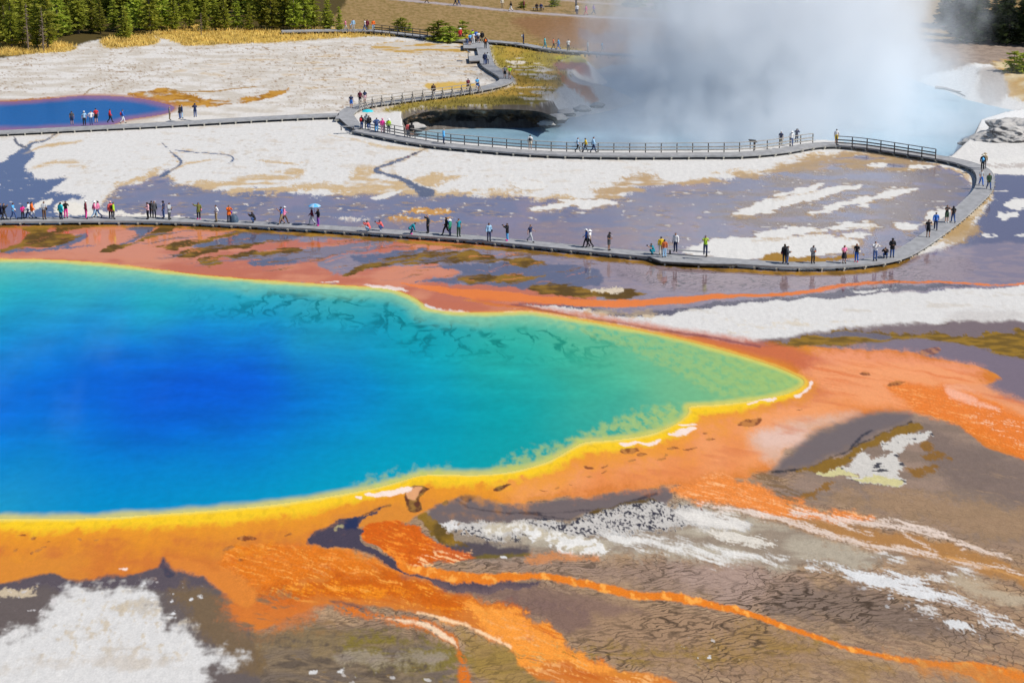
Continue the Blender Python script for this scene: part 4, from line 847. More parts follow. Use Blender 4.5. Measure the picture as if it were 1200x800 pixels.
p = pw(407, 152.5, DZ); bench(p, R(10), 'dark plank bench at the end of the landing', L_=1.7)
p = pw(631, 12.5, 0); p.z = .05; bench(p, 0, 'dark bench beside the pale road under the trees', L_=2.0)
def infoboard(loc, rz, label, h=.95, w=.9):
    t = empty('information_board', loc, rz); tag(t, label, 'sign')
    M = Matrix.Rotation(R(35), 3, 'X')
    for s in (-1, 1):
        m = MB(); m.box((s * w * .32, .05, h / 2), .08, .08, h); m.build('post', DARKM, t)
    m = MB(); m.box((0, 0, h + .04), w, .62, .05, M); pn = m.build('panel', DARKM, t)
    m = MB(); m.box(tuple(Vector((0, 0, h + .04)) + M @ Vector((0, 0, .03))), w - .1, .52, .012, M); m.build('sign_face', SLATE, pn)
    return t
infoboard(pw(882, 175.5, DZ), R(150), 'slanted dark information board at the crater railing')
infoboard(pw(549, 68.5, DZ), R(90), 'low information board at the end of the viewing stub')
t = empty('trail_post', pw(675, 14, 0)); tag(t, 'tall dark post beside the pale road', 'post')
m = MB(); m.tube([(0, 0, 0), (0, 0, 1.4), (.02, 0, 2.9)], [.16, .14, .12], 8); m.build('shaft', mat('bark_dark', (.05, .04, .035), .9, .3, 5), t)
m = MB(); m.box((0, -.17, 1.5), .3, .04, .4); m.build('plate', SLATE, t)

# ------------------------------------------------------------------ rocks
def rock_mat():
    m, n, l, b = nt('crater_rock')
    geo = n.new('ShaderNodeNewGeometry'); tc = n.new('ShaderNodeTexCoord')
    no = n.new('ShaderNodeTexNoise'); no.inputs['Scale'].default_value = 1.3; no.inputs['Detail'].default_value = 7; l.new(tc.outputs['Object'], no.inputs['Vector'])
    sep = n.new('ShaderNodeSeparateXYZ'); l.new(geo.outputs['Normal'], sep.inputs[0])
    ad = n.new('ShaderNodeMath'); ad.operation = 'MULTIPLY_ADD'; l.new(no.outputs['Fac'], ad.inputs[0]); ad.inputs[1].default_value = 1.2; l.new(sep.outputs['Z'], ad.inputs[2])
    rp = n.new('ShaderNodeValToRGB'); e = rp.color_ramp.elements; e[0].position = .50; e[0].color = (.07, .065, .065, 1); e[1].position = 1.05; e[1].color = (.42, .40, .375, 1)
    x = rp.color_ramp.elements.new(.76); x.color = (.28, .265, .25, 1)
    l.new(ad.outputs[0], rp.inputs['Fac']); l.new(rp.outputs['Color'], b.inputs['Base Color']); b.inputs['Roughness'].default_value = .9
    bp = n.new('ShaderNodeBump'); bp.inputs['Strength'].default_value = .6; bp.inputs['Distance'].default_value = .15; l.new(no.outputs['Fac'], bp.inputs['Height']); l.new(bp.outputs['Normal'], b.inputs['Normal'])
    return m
ROCK = rock_mat()
def rock(name, loc, size, label, seed, sub=5, mat_=None, amp=.35):
    bm = bmesh.new(); bmesh.ops.create_icosphere(bm, subdivisions=sub, radius=1)
    for v in bm.verts:
        p = v.co.copy(); q = p * 1.6 + Vector((seed, seed * 2, 0))
        n1 = mnoise.fractal(q, .9, 2.1, 5); led = math.sin(p.z * 9 + 2.5 * n1) * .07
        r = 1 + amp * n1 + led + .10 * mnoise.noise(q * 5) + .05 * mnoise.noise(q * 11)
        v.co = Vector((p.x * r * size[0], p.y * r * size[1], max(p.z * r, -.6) * size[2]))
    me = bpy.data.meshes.new(name); bm.to_mesh(me); bm.free(); me.shade_smooth()
    o = link(name, me, mat_ or ROCK); o.location = loc; tag(o, label, 'rock'); return o
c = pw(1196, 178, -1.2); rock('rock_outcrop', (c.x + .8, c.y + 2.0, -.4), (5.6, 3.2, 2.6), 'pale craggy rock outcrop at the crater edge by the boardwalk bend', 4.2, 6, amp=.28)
# dark undercut wall on the grassy side of the crater
def rock_wall():
    topl = np.array([(472,140),(490,133),(520,129),(560,128.5),(600,128.5),(632,131),(652,138)], float); botl = np.array([(474,157),(492,154),(520,152.5),(560,151.5),(600,151),(632,150),(654,146)], float)
    T = catmull(topl, False, 34); B = catmull(botl, False, 34); m = MB(); NVV = 26
    o = pw(560, 140, -1)
    for i in range(len(T)):
        a = Vector((*[float(q) for q in p2w(T[i, 0], T[i, 1], .06)], .06)); b = Vector((*[float(q) for q in p2w(B[i, 0], B[i, 1], WZ - .25)], WZ - .25))
        for j in range(NVV):
            t = j / (NVV - 1); p = a.lerp(b, t)
            q = Vector((p.x * .9, p.y * .4, p.z * 1.6))
            d = mnoise.fractal(q, 1.0, 2.0, 5) * .9 + math.sin(p.z * 7 + 2 * mnoise.noise(q)) * .22
            f_ = math.sin(math.pi * min(1, t * 1.15)) ** .5 if t > 0 else 0
            under = -1.1 * math.sin(math.pi * t) ** 2
            m.v.append((p.x + .3 * d * f_ - o.x, p.y - (d * f_ - under * -1) * 1.0 - o.y, p.z + .12 * mnoise.noise(q * 3) * f_ - o.z))
    n = len(T)
    for i in range(n - 1):
        for j in range(NVV - 1): m.f.append((i*NVV+j, i*NVV+j+1, (i+1)*NVV+j+1, (i+1)*NVV+j))
    mm, nn_, l, b = nt('dark_stained_rock'); tc = nn_.new('ShaderNodeTexCoord'); no = nn_.new('ShaderNodeTexNoise'); no.inputs['Scale'].default_value = .55; no.inputs['Detail'].default_value = 8
    l.new(tc.outputs['Object'], no.inputs['Vector']); rp = nn_.new('ShaderNodeValToRGB'); e = rp.color_ramp.elements
    e[0].position = .36; e[0].color = (.016, .014, .015, 1); e[1].position = .74; e[1].color = (.30, .27, .23, 1); x = rp.color_ramp.elements.new(.52); x.color = (.05, .037, .027, 1); x = rp.color_ramp.elements.new(.62); x.color = (.13, .075, .030, 1)
    l.new(no.outputs['Fac'], rp.inputs['Fac']); l.new(rp.outputs['Color'], b.inputs['Base Color']); b.inputs['Roughness'].default_value = .85
    w = m.build('rock_wall', mm, None, True); w.location = o; tag(w, 'dark undercut rock wall of the steaming crater below the grass', 'rock wall')
rock_wall()
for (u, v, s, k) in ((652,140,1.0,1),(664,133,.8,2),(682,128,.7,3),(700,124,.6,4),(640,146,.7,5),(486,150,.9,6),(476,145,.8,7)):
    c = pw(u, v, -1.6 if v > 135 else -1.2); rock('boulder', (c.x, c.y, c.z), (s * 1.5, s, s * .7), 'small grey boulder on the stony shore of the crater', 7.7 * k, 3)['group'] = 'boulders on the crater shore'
m = MB(); a = [pw(1096, 104, -1.2), pw(1108, 105.5, -1.3), pw(1120, 109, -1.5), pw(1131, 114.5, -1.9)]
o = a[0].copy(); m.tube([tuple(q - o + Vector((0, 0, .18))) for q in a], [.22, .2, .16, .08], 8)
m.tube([tuple(a[2] - o + Vector((0, 0, .2))), tuple(a[2] - o + Vector((.5, -1.2, .35)))], [.12, .05], 6)
d = m.build('driftwood_log', mat('bleached_log', (.34, .28, .24), .9, .2, 4), None, True); d.location = o; tag(d, 'bleached fallen log lying on the white shore of the crater', 'log')

# ------------------------------------------------------------------ conifers, bushes, grass
NEEDLE = mat('pine_needles', (.34, .40, .04), .75, .4, .8, rgb2=(.52, .54, .07), obj_rand=.35)
NEEDLE_D = mat('spruce_needles', (.035, .060, .018), .75, .4, .9, rgb2=(.075, .10, .03), obj_rand=.3)
NEEDLE_B = mat('bare_branches', (.22, .17, .11), .85, .3, .9, obj_rand=.2)
BARK = mat('pine_bark', (.17, .13, .10), .9, .3, 4)
def crown_mesh(seed, h, r0, dens, low=.12, clump=.34, droop=.25, taper=.8):
    rd = random.Random(seed); m = MB(); levels = int(h / .26)
    lean = (rd.uniform(-.02, .02), rd.uniform(-.02, .02))
    for lv in range(levels):
        t = low + (1 - low) * (lv + rd.random()) / levels; z = h * t
        r = r0 * ((1 - t) / (1 - low)) ** taper * rd.uniform(.55, 1.18) * min(1, .5 + (t - low) * 5) + .05
        for b in range(max(2, int(dens * rd.uniform(.6, 1.3) * (1 - .45 * t)))):
            a = rd.uniform(0, 2 * math.pi); L_ = r * rd.uniform(.5, 1.1); steps = max(1, int(L_ / .26))
            for s in range(steps + 1):
                f = (s + rd.uniform(.25, .9)) / (steps + 1); rr = L_ * f
                c = Vector((math.cos(a) * rr + lean[0] * z, math.sin(a) * rr + lean[1] * z, z + .25 * rr - droop * rr * f + rd.uniform(-.06, .06)))
                for q in range(2):
                    d = Vector((math.cos(a) + rd.uniform(-.9, .9), math.sin(a) + rd.uniform(-.9, .9), rd.uniform(-.2, .75))).normalized()
                    sd = d.cross(Vector((rd.uniform(-1, 1), rd.uniform(-1, 1), rd.uniform(-1, 1)))).normalized(); L2 = clump * rd.uniform(.6, 1.2)
                    m.tri(tuple(c - d * L2 * .3 - sd * L2 * .28), tuple(c - d * L2 * .3 + sd * L2 * .28), tuple(c + d * L2 * .8))
    for k in range(4):
        c = Vector((lean[0] * h, lean[1] * h, h - .1)); d = Vector((rd.uniform(-.3, .3), rd.uniform(-.3, .3), 1)).normalized(); sd = d.cross(Vector((1, k, .2))).normalized()
        m.tri(tuple(c - sd * .12 - d * .3), tuple(c + sd * .12 - d * .3), tuple(c + d * .25))
    return m.mesh('crown')
for m_ in (NEEDLE, NEEDLE_D):      # needles let some light through
    n_ = m_.node_tree.nodes; l_ = m_.node_tree.links; b_ = n_['Principled BSDF']; tr = n_.new('ShaderNodeBsdfTranslucent'); mx_ = n_.new('ShaderNodeMixShader'); mx_.inputs[0].default_value = .48
    src_ = b_.inputs['Base Color'].links[0].from_socket; l_.new(src_, tr.inputs['Color']); l_.new(b_.outputs[0], mx_.inputs[1]); l_.new(tr.outputs[0], mx_.inputs[2]); l_.new(mx_.outputs[0], n_['Material Output'].inputs['Surface'])
def trunk_mesh(seed, h, limbs=10, r=.13):
    rd = random.Random(seed); m = MB(); m.tube([(0, 0, -.15), (0, 0, h * .3), (.03, .02, h * .65), (0, 0, h * .97)], [r * 1.2, r, r * .6, .02], 7)
    for k in range(limbs):
        z = h * rd.uniform(.12, .85); a = rd.uniform(0, 6.28); L_ = .9 * (1 - z / h) + .2
        m.tube([(0, 0, z), (math.cos(a) * L_, math.sin(a) * L_, z + .1 * L_)], [r * .28, .012], 5)
    return m.mesh('trunk')
KINDS = {}
for i in range(6): KINDS['pine', i] = (crown_mesh(40 + i, 8.0, 1.75 + .2 * (i % 3), 13, low=.02 + .03 * (i % 3), clump=.5, taper=.7), trunk_mesh(40 + i, 8.0), NEEDLE)
for i in range(2): KINDS['thin', i] = (crown_mesh(70 + i, 7.0, 1.0, 2.2, low=.15, clump=.26), trunk_mesh(70 + i, 7.0, 24), NEEDLE_B)
for i in range(3): KINDS['fir', i] = (crown_mesh(90 + i, 9.0, 2.6, 13, low=.02, clump=.6, droop=.35), trunk_mesh(90 + i, 9.0), NEEDLE_D)
for i in range(3): KINDS['bush', i] = (crown_mesh(110 + i, 2.4, 1.25, 17, low=.0, clump=.36, taper=.35), trunk_mesh(110 + i, 2.2, 6, .06), NEEDLE)
def tree(kind, i, u, v, s, label, group=None, name='pine_tree', cat='tree', z=None, sx=1.0):
    cm, tm, mt = KINDS[kind, i]; p = pw(u, v, 0); z_ = 0 if z is None else z
    if p.y > 385: z_ += (p.y - 385) * .03
    t = empty(name, (p.x, p.y, z_), random.uniform(0, 6.28)); t.scale = (s * sx, s * sx, s); tag(t, label, cat, group)
    link('crown', cm, mt, t); link('trunk', tm, BARK, t); return t
LP = 'yellow-green lodgepole pine in the dense stand above the pale terrace'
front = [(-8,56),(6,52),(14,56),(27,53),(44,56),(56,57),(68,44),(80,42),(92,40),(108,38),(118,40),(133,37),(150,43),(163,36),(176,40),(190,36),(205,37),(222,34),(240,37),(252,35),(263,36),(278,34),(292,36),(306,34),(318,35),(332,34),(345,36),(356,35),(368,34)]
for k, (u, v) in enumerate(front):
    tree('pine', k % 6, u, v, random.uniform(.55, 1.2), LP, 'lodgepole pines in the dense stand')
for k in range(46):
    u = -15 + k * 8.3 + random.uniform(-3, 3); v = 30 - .035 * u + random.uniform(-5, 3) + (12 if u < 60 else 0)
    tree('pine', k % 6, u, v, random.uniform(.85, 1.3), LP, 'lodgepole pines in the dense stand')
tree('pine', 1, 146, 46, .62, 'short bushy pine standing alone in front of the dense stand', sx=1.25)
tree('thin', 0, 33, 58, .95, 'thin half-bare grey pine at the edge of the golden grass', 'half-bare pines'); tree('thin', 1, 51, 60, .9, 'thin half-bare grey pine at the edge of the golden grass', 'half-bare pines')
tree('thin', 0, 236, 42, .5, 'small bare sapling on the golden grass', name='sapling'); tree('pine', 2, 384, 37, .66, 'tapered green pine at the open end of the stand'); tree('pine', 3, 398, 38, .5, 'shortest pine at the open end of the stand')
tree('bush', 0, 514, 48, 1.3, 'tallest dark green bush beside the railed walkway end', name='bush', cat='bush', sx=1.5); tree('bush', 1, 527, 50, 1.0, 'low spreading bush between two taller bushes by the crowded platform', name='bush', cat='bush', sx=2.0); tree('bush', 2, 542, 46, 1.15, 'narrow upright bush next to the crowded platform', name='bush', cat='bush', sx=1.1)
tree('bush', 0, 470, 36, .85, 'bright green bush behind the dark railing', name='bush', cat='bush', sx=1.6); tree('bush', 1, 480, 37, .55, 'small yellow-green bush behind the dark railing', name='bush', cat='bush')
for k, (u, v, s) in enumerate([(650,8,.7),(735,8,.7),(752,8,.85),(775,12,1.2),(790,16,1.0),(806,17,1.5),(612,10,.5),(742,9,.6)]):
    tree('bush', k % 3, u, v, s, 'grey-green sapling scattered along the far bank above the road', 'saplings on the far bank', name='sapling', sx=1.5)
for k, (u, v, s) in enumerate([(1108,30,.75),(1122,42,.8),(1140,50,1.0),(1150,44,.9),(1165,48,.75),(1182,52,.95),(1196,50,.9),(1212,54,1.0),(1128,34,.9),(1176,36,.8)]):
    tree('fir', k % 3, u, v, s, 'dark green fir in the shady clump above the grey bank', 'firs above the grey bank', name='fir_tree', sx=1.35)
tree('bush', 2, 1188, 84, 1.15, 'dark green bush on the tan ground by the white crater shore', name='bush', cat='bush', sx=1.3); tree('bush', 0, 1199, 86, 1.2, 'twin bush with bright tips on the tan ground by the white crater shore', name='bush', cat='bush', sx=1.2); tree('bush', 1, 1186, 86, .4, 'knee-high bush at the foot of two larger bushes', name='bush', cat='bush', sx=1.3)

def grass(name, polys, n, hh, rgb, seed, label):
    rs = np.random.RandomState(seed); m = MB()
    for poly in polys:
        Pp = px_path(poly); lo, hi = Pp.min(0), Pp.max(0); k = int(n * abs((hi - lo).prod()) / 2000) + 300
        x = rs.uniform(lo[0], hi[0], k).astype(np.float32); y = rs.uniform(lo[1], hi[1], k).astype(np.float32)
        _, ds = sd_poly(x, y, Pp, sub=np.arange(k)); cl = fbm(x, y, 1.5, 2.5, 3, 5)
        for px_, py_, dd_, c_ in zip(x, y, ds, cl):
            if dd_ < -.15 or c_ < -.25: continue
            for q in range(3):
                a = rs.uniform(0, 6.28); h = hh * rs.uniform(.5, 1.3) * (1 + .4 * c_); w = .05
                bx, by = px_ + rs.uniform(-.12, .12), py_ + rs.uniform(-.12, .12); tx, ty = rs.uniform(-.2, .2, 2) * h / .4
                m.tri((bx - w * math.cos(a), by - w * math.sin(a), -.02), (bx + w * math.cos(a), by + w * math.sin(a), -.02), (bx + tx, by + ty, h))
    o = m.build(name, mat(name + '_blades', rgb, .8, .35, .35, rgb2=[c * 1.35 for c in rgb])); tag(o, label, 'grass', kind='stuff')
grass('dry_grass', [GRASS_A, GRASS_B, GRASS_C], 9000, .48, (.66, .47, .13), 1, 'golden dry grass growing below the pines')
grass('meadow_grass', [GRASS_D], 5000, .28, (.36, .28, .07), 2, 'golden green grass on the slope above the crater')

# ------------------------------------------------------------------ visitors
SKIN = [mat('skin_light', (.52, .30, .21), .6, .06, 8), mat('skin_mid', (.40, .21, .13), .6, .06, 8), mat('skin_dark', (.22, .11, .07), .6, .06, 8)]
EYE = mat('eyes', (.02, .015, .012), .3, .05, 8); LIP = mat('lips', (.35, .12, .10), .5, .05, 8)
CLR = dict(black=(.018,.018,.022), navy=(.022,.035,.095), blue=(.03,.14,.50), denim=(.05,.10,.26), lblue=(.32,.52,.72), sky=(.10,.42,.78), cyan=(.02,.52,.60), teal=(.01,.24,.32), white=(.74,.74,.74), cream=(.62,.56,.44), grey=(.20,.21,.23), dgrey=(.07,.075,.085), lgrey=(.42,.44,.46),
           red=(.55,.03,.04), coral=(.70,.13,.12), maroon=(.16,.02,.04), pink=(.75,.22,.38), hot=(.78,.04,.30), lpink=(.72,.42,.46), orange=(.80,.16,.02), yellow=(.75,.50,.02), lime=(.40,.65,.03), green=(.03,.26,.16), olive=(.17,.17,.04), dgreen=(.035,.07,.04), khaki=(.34,.26,.15), brown=(.13,.075,.045), purple=(.25,.06,.42), rust=(.42,.10,.03))
def cloth(c): return mat('cloth_' + c, CLR[c], .85, .16, 9.0, .15)
HAIRC = dict(dark=(.018,.013,.010), brown=(.07,.04,.02), red=(.22,.07,.02), fair=(.38,.27,.13), white=(.60,.58,.55))
def hairm(c): return mat('hair_' + c, HAIRC[c], .6, .3, 20)

def pose(kind):
    """joints of a 1.70 m figure facing -Y; (left = +X)"""
    J = dict(pel=(0,0,.93), wai=(0,0,1.07), che=(0,.01,1.25), nek=(0,.01,1.42), nk2=(0,-.005,1.49), hd1=(0,-.02,1.555), hd2=(0,-.022,1.62), hd3=(0,-.01,1.675),
             sl=(.185,.01,1.39), sr=(-.185,.01,1.39), el=(.235,.03,1.12), er=(-.235,.03,1.12), wl=(.25,-.06,.88), wr=(-.25,-.06,.88), hl=(.25,-.085,.80), hr=(-.25,-.085,.80),
             pl=(.09,0,.90), pr=(-.09,0,.90), kl=(.105,-.02,.49), kr=(-.105,-.02,.49), al=(.11,.03,.085), ar=(-.11,.03,.085), tl=(.125,-.14,.035), tr=(-.125,-.14,.035))
    U = J.update
    if kind in ('walk', 'walk_phone'):
        U(dict(kl=(.10,-.16,.51), al=(.10,-.24,.10), tl=(.11,-.41,.045), kr=(-.10,.05,.49), ar=(-.10,.32,.15), tr=(-.11,.20,.035), el=(.24,.14,1.14), wl=(.25,.18,.90), hl=(.25,.18,.82), er=(-.24,-.08,1.13), wr=(-.23,-.26,.95), hr=(-.22,-.32,.90)))
    if kind == 'stride':
        U(dict(kl=(.10,.08,.50), al=(.10,.40,.19), tl=(.11,.30,.06), kr=(-.10,-.20,.52), ar=(-.10,-.30,.095), tr=(-.11,-.47,.05), er=(-.24,.12,1.13), wr=(-.26,.12,.9), hr=(-.26,.10,.82), el=(.25,-.08,1.14), wl=(.26,-.30,1.05), hl=(.26,-.38,1.03)))
    if kind in ('photo', 'walk_phone'):
        U(dict(el=(.24,-.20,1.27), wl=(.09,-.34,1.46), hl=(.05,-.37,1.52), er=(-.24,-.20,1.27), wr=(-.09,-.34,1.46), hr=(-.05,-.37,1.52)))
    if kind == 'phone':
        U(dict(el=(.23,-.03,1.13), wl=(.10,-.25,1.14), hl=(.05,-.31,1.17), er=(-.23,-.03,1.13), wr=(-.10,-.25,1.14), hr=(-.05,-.31,1.17), hd1=(0,-.035,1.55), hd2=(0,-.055,1.612), hd3=(0,-.055,1.668)))
    if kind == 'hand_up':
        U(dict(er=(-.30,-.14,1.38), wr=(-.13,-.20,1.55), hr=(-.07,-.17,1.60)))
    if kind == 'point':
        U(dict(er=(-.36,-.16,1.45), wr=(-.50,-.28,1.60), hr=(-.55,-.32,1.66)))
    if kind == 'hips':
        U(dict(el=(.38,.06,1.18), wl=(.21,-.05,1.02), hl=(.17,-.10,1.00), er=(-.38,.06,1.18), wr=(-.21,-.05,1.02), hr=(-.17,-.10,1.00)))
    if kind == 'hold':          # one arm raised as round an umbrella stick
        U(dict(er=(-.24,-.06,1.14), wr=(-.16,-.24,1.26), hr=(-.14,-.27,1.33)))
    if kind == 'crouch':
        for k in ('pel','wai','che','nek','nk2','hd1','hd2','hd3','sl','sr'):
            x, y, z = J[k]; t = z - .93; J[k] = (x, .16 - t * .42, .36 + t * .93)
        U(dict(pl=(.10,.15,.35), pr=(-.10,.15,.35), kl=(.16,-.22,.50), kr=(-.15,-.20,.46), al=(.12,.04,.09), ar=(-.12,.06,.09), tl=(.14,-.13,.035), tr=(-.14,-.11,.035),
               el=(.24,-.24,.70), wl=(.09,-.42,.82), hl=(.05,-.45,.89), er=(-.24,-.24,.70), wr=(-.09,-.42,.82), hr=(-.05,-.45,.89)))
    if kind == 'bend':
        for k in ('wai','che','nek','nk2','hd1','hd2','hd3','sl','sr'):
            x, y, z = J[k]; t = z - .93; J[k] = (x, .12 - t * .78, .62 + t * .60)
        U(dict(pel=(0,.14,.62), pl=(.10,.13,.60), pr=(-.10,.13,.60), kl=(.13,-.18,.44), kr=(-.12,-.16,.42), al=(.12,.03,.09), ar=(-.12,.04,.09), tl=(.13,-.14,.035), tr=(-.13,-.13,.035),
               el=(.22,-.30,.62), wl=(.14,-.36,.40), hl=(.12,-.38,.32), er=(-.22,-.30,.62), wr=(-.14,-.36,.40), hr=(-.12,-.38,.32)))
    if kind == 'sit':
        for k in ('pel','wai','che','nek','nk2','hd1','hd2','hd3','sl','sr'):
            x, y, z = J[k]; J[k] = (x, y + .12, z - .40)
        U(dict(pl=(.10,.08,.51), pr=(-.10,.08,.51), kl=(.12,-.32,.53), kr=(-.12,-.32,.53), al=(.12,-.33,.10), ar=(-.12,-.33,.10), tl=(.13,-.49,.035), tr=(-.13,-.49,.035), el=(.24,.06,.76), wl=(.14,-.16,.66), hl=(.10,-.22,.65), er=(-.24,.06,.76), wr=(-.14,-.16,.66), hr=(-.10,-.22,.65)))
    return J
BONES = [('pel','wai'),('wai','che'),('che','nek'),('nek','nk2'),('nk2','hd1'),('hd1','hd2'),('hd2','hd3'),('nek','sl'),('nek','sr'),('sl','el'),('sr','er'),('el','wl'),('er','wr'),('wl','hl'),('wr','hr'),('pel','pl'),('pel','pr'),('pl','kl'),('pr','kr'),('kl','al'),('kr','ar'),('al','tl'),('ar','tr')]
RAD = dict(pel=(.145,.115), wai=(.125,.095), che=(.150,.105), nek=(.085,.075), nk2=(.052,.055), hd1=(.066,.080), hd2=(.078,.095), hd3=(.060,.072), sl=(.066,.066), sr=(.066,.066), el=(.045,.045), er=(.045,.045), wl=(.031,.028), wr=(.031,.028), hl=(.040,.020), hr=(.040,.020), pl=(.090,.095), pr=(.090,.095), kl=(.060,.062), kr=(.060,.062), al=(.040,.045), ar=(.040,.045), tl=(.042,.030), tr=(.042,.030))
REGION = {('pel','wai'):'hip', ('wai','che'):'torso', ('che','nek'):'torso', ('nek','nk2'):'neck', ('nk2','hd1'):'head', ('hd1','hd2'):'head', ('hd2','hd3'):'head'}
for s in 'lr': REGION.update({('nek','s'+s):'torso', ('s'+s,'e'+s):'uparm', ('e'+s,'w'+s):'forearm', ('w'+s,'h'+s):'hand', ('pel','p'+s):'hip', ('p'+s,'k'+s):'thigh', ('k'+s,'a'+s):'shank', ('a'+s,'t'+s):'foot'})
_fig = {}
def figure(kind):
    if kind in _fig: return _fig[kind]
    J = pose(kind); keys = list(J); me = bpy.data.meshes.new('skeleton')
    me.from_pydata([J[k] for k in keys], [(keys.index(a), keys.index(b)) for a, b in BONES], []); me.update()
    o = bpy.data.objects.new('skeleton', me); col.objects.link(o)
    md = o.modifiers.new('skin', 'SKIN'); md.use_smooth_shade = True
    sv = me.skin_vertices[0].data
    for i, k in enumerate(keys): sv[i].radius = RAD[k]; sv[i].use_root = (k == 'pel')
    ss = o.modifiers.new('sub', 'SUBSURF'); ss.levels = 1; ss.render_levels = 1
    dg = bpy.context.evaluated_depsgraph_get(); ev = o.evaluated_get(dg); em = ev.to_mesh()
    V_ = np.array([v.co for v in em.vertices]); Nn = np.array([v.normal for v in em.vertices]); Fc = [tuple(p.vertices) for p in em.polygons]
    ev.to_mesh_clear(); bpy.data.objects.remove(o); bpy.data.meshes.remove(me)
    # nearest bone and how far along it, for every vertex
    best = np.full(len(V_), 9.0); reg = [''] * len(V_); tt = np.zeros(len(V_))
    for a, b in BONES:
        A = np.array(J[a]); B = np.array(J[b]); e = B - A; t = np.clip(((V_ - A) @ e) / (e @ e + 1e-9), 0, 1)
        r = (np.array(RAD[a]).mean() * (1 - t) + np.array(RAD[b]).mean() * t); d = np.linalg.norm(V_ - A - t[:, None] * e, axis=1) / r
        k = d < best
        for i in np.nonzero(k)[0]: reg[i] = REGION[(a, b)]
        best = np.where(k, d, best); tt = np.where(k, t, tt)
    hd = np.array(J['hd2']); up = np.array(J['hd3']) - np.array(J['hd1']); up /= np.linalg.norm(up); fw = np.array([0, -1.0, 0]); fw -= up * (fw @ up); fw /= np.linalg.norm(fw); sdv = np.cross(up, fw)
    # the body: skin figure plus nose, ears, eyes, mouth and fingers, all in one mesh
    m = MB(); m.v = [tuple(v) for v in V_]; m.f = list(Fc); base_f = len(m.f)
    def blob(c, r, n=6):
        b0 = len(m.v); c = Vector(c)
        for k in range(n): a = 2*math.pi*k/n; m.v.append(tuple(c + Vector(sdv) * r[0]*math.cos(a) + Vector(up) * r[2]*math.sin(a)))
        m.v += [tuple(c + Vector(fw) * r[1]), tuple(c - Vector(fw) * r[1])]
        for k in range(n): m.f += [(b0+k, b0+(k+1) % n, b0+n), (b0+(k+1) % n, b0+k, b0+n+1)]
    rx = .105
    blob(hd + fw * (rx - .012) - up * .012, (.014, .026, .024))
    for s in (-1, 1): blob(hd + sdv * s * .084 - up * .005, (.012, .018, .028))
    nsk = len(m.f)
    for s in (-1, 1): blob(hd + fw * (rx - .020) + sdv * s * .032 + up * .016, (.011, .010, .008))
    ney = len(m.f)
    blob(hd + fw * (rx - .022) - up * .050, (.022, .010, .006)); nli = len(m.f)
    for s, wr_, hn in ((1, 'wl', 'hl'), (-1, 'wr', 'hr')):
        a = Vector(J[wr_]); b = Vector(J[hn]); d = (b - a).normalized(); sd = d.cross(Vector((s, .3, .1))).normalized(); nn = d.cross(sd)
        for k, L_ in enumerate((.070, .080, .075, .058)):
            r0 = b + sd * (.027 - .018 * k) + d * .012; m.tube([r0, r0 + d * L_ * .5 + nn * .008 * s, r0 + d * L_ * .85 + nn * .026 * s], [.0095, .0085, .006], 5)
        r0 = a.lerp(b, .55) + sd * .03; m.tube([r0, r0 + sd * .026 + d * .024, r0 + sd * .034 + d * .052], [.011, .010, .007], 5)
    body = m.mesh('person_body', True)
    for mm in (SKIN[0], EYE, LIP): body.materials.append(mm)
    mi = np.zeros(len(body.polygons), np.int32); mi[nsk:ney] = 1; mi[ney:nli] = 2; body.polygons.foreach_set('material_index', mi)
    _fig[kind] = dict(J=J, V=V_, N=Nn, F=Fc, reg=reg, t=tt, body=body, hd=hd, up=up, fw=fw, sd=sdv, parts={}); return _fig[kind]
def garment(kind, which):
    fg = figure(kind)
    if which in fg['parts']: return fg['parts'][which]
    reg, t, V_, Nn = fg['reg'], fg['t'], fg['V'], fg['N']; J = fg['J']; hd, up, fw = fg['hd'], fg['up'], fg['fw']
    def inside(i):
        r = reg[i]; q = t[i]
        if which == 'tee': return r in ('torso', 'neck') and not (r == 'neck' and q > .35) or (r == 'hip' and q > .15) or (r == 'uparm' and q < .62)
        if which == 'shirt': return r in ('torso', 'uparm', 'forearm') or (r == 'neck' and q < .5) or (r == 'hip' and q > .05)
        if which == 'coat': return r in ('torso', 'uparm', 'forearm', 'hip') or (r == 'neck' and q < .7) or (r == 'thigh' and q < .45)
        if which == 'trousers': return r in ('hip', 'thigh', 'shank') and not (r == 'shank' and q > .95)
        if which == 'shorts': return r in ('hip',) or (r == 'thigh' and q < .9)
        if which == 'shoes': return r == 'foot' or (r == 'shank' and q > .93)
        if which in ('hair', 'longhair'):
            if r not in ('head', 'neck'): return False
            d = V_[i] - hd; return (d @ up) > .030 or ((d @ fw) < .012 and (d @ up) > (-.07 if which == 'hair' else -.25))
        return False
    off = dict(tee=.020, shirt=.022, coat=.034, trousers=.017, shorts=.024, shoes=.014, hair=.016, longhair=.024)[which]
    ok = [inside(i) for i in range(len(V_))]; m = MB(); mp = {}
    for f in fg['F']:
        if sum(ok[i] for i in f) * 2 > len(f):
            ff = []
            for i in f:
                if i not in mp: mp[i] = len(m.v); m.v.append(tuple(V_[i] + Nn[i] * off))
                ff.append(mp[i])
            m.f.append(tuple(ff))
    if which == 'longhair':
        b = Vector(hd) - Vector(fw) * .075; m.tube([tuple(b + Vector(up) * .03), tuple(b - Vector(up) * .12), tuple(b - Vector(up) * .26 - Vector(fw) * .02)], [.06, .075, .035], 8)
    me = m.mesh(which, True); fg['parts'][which] = me; return me
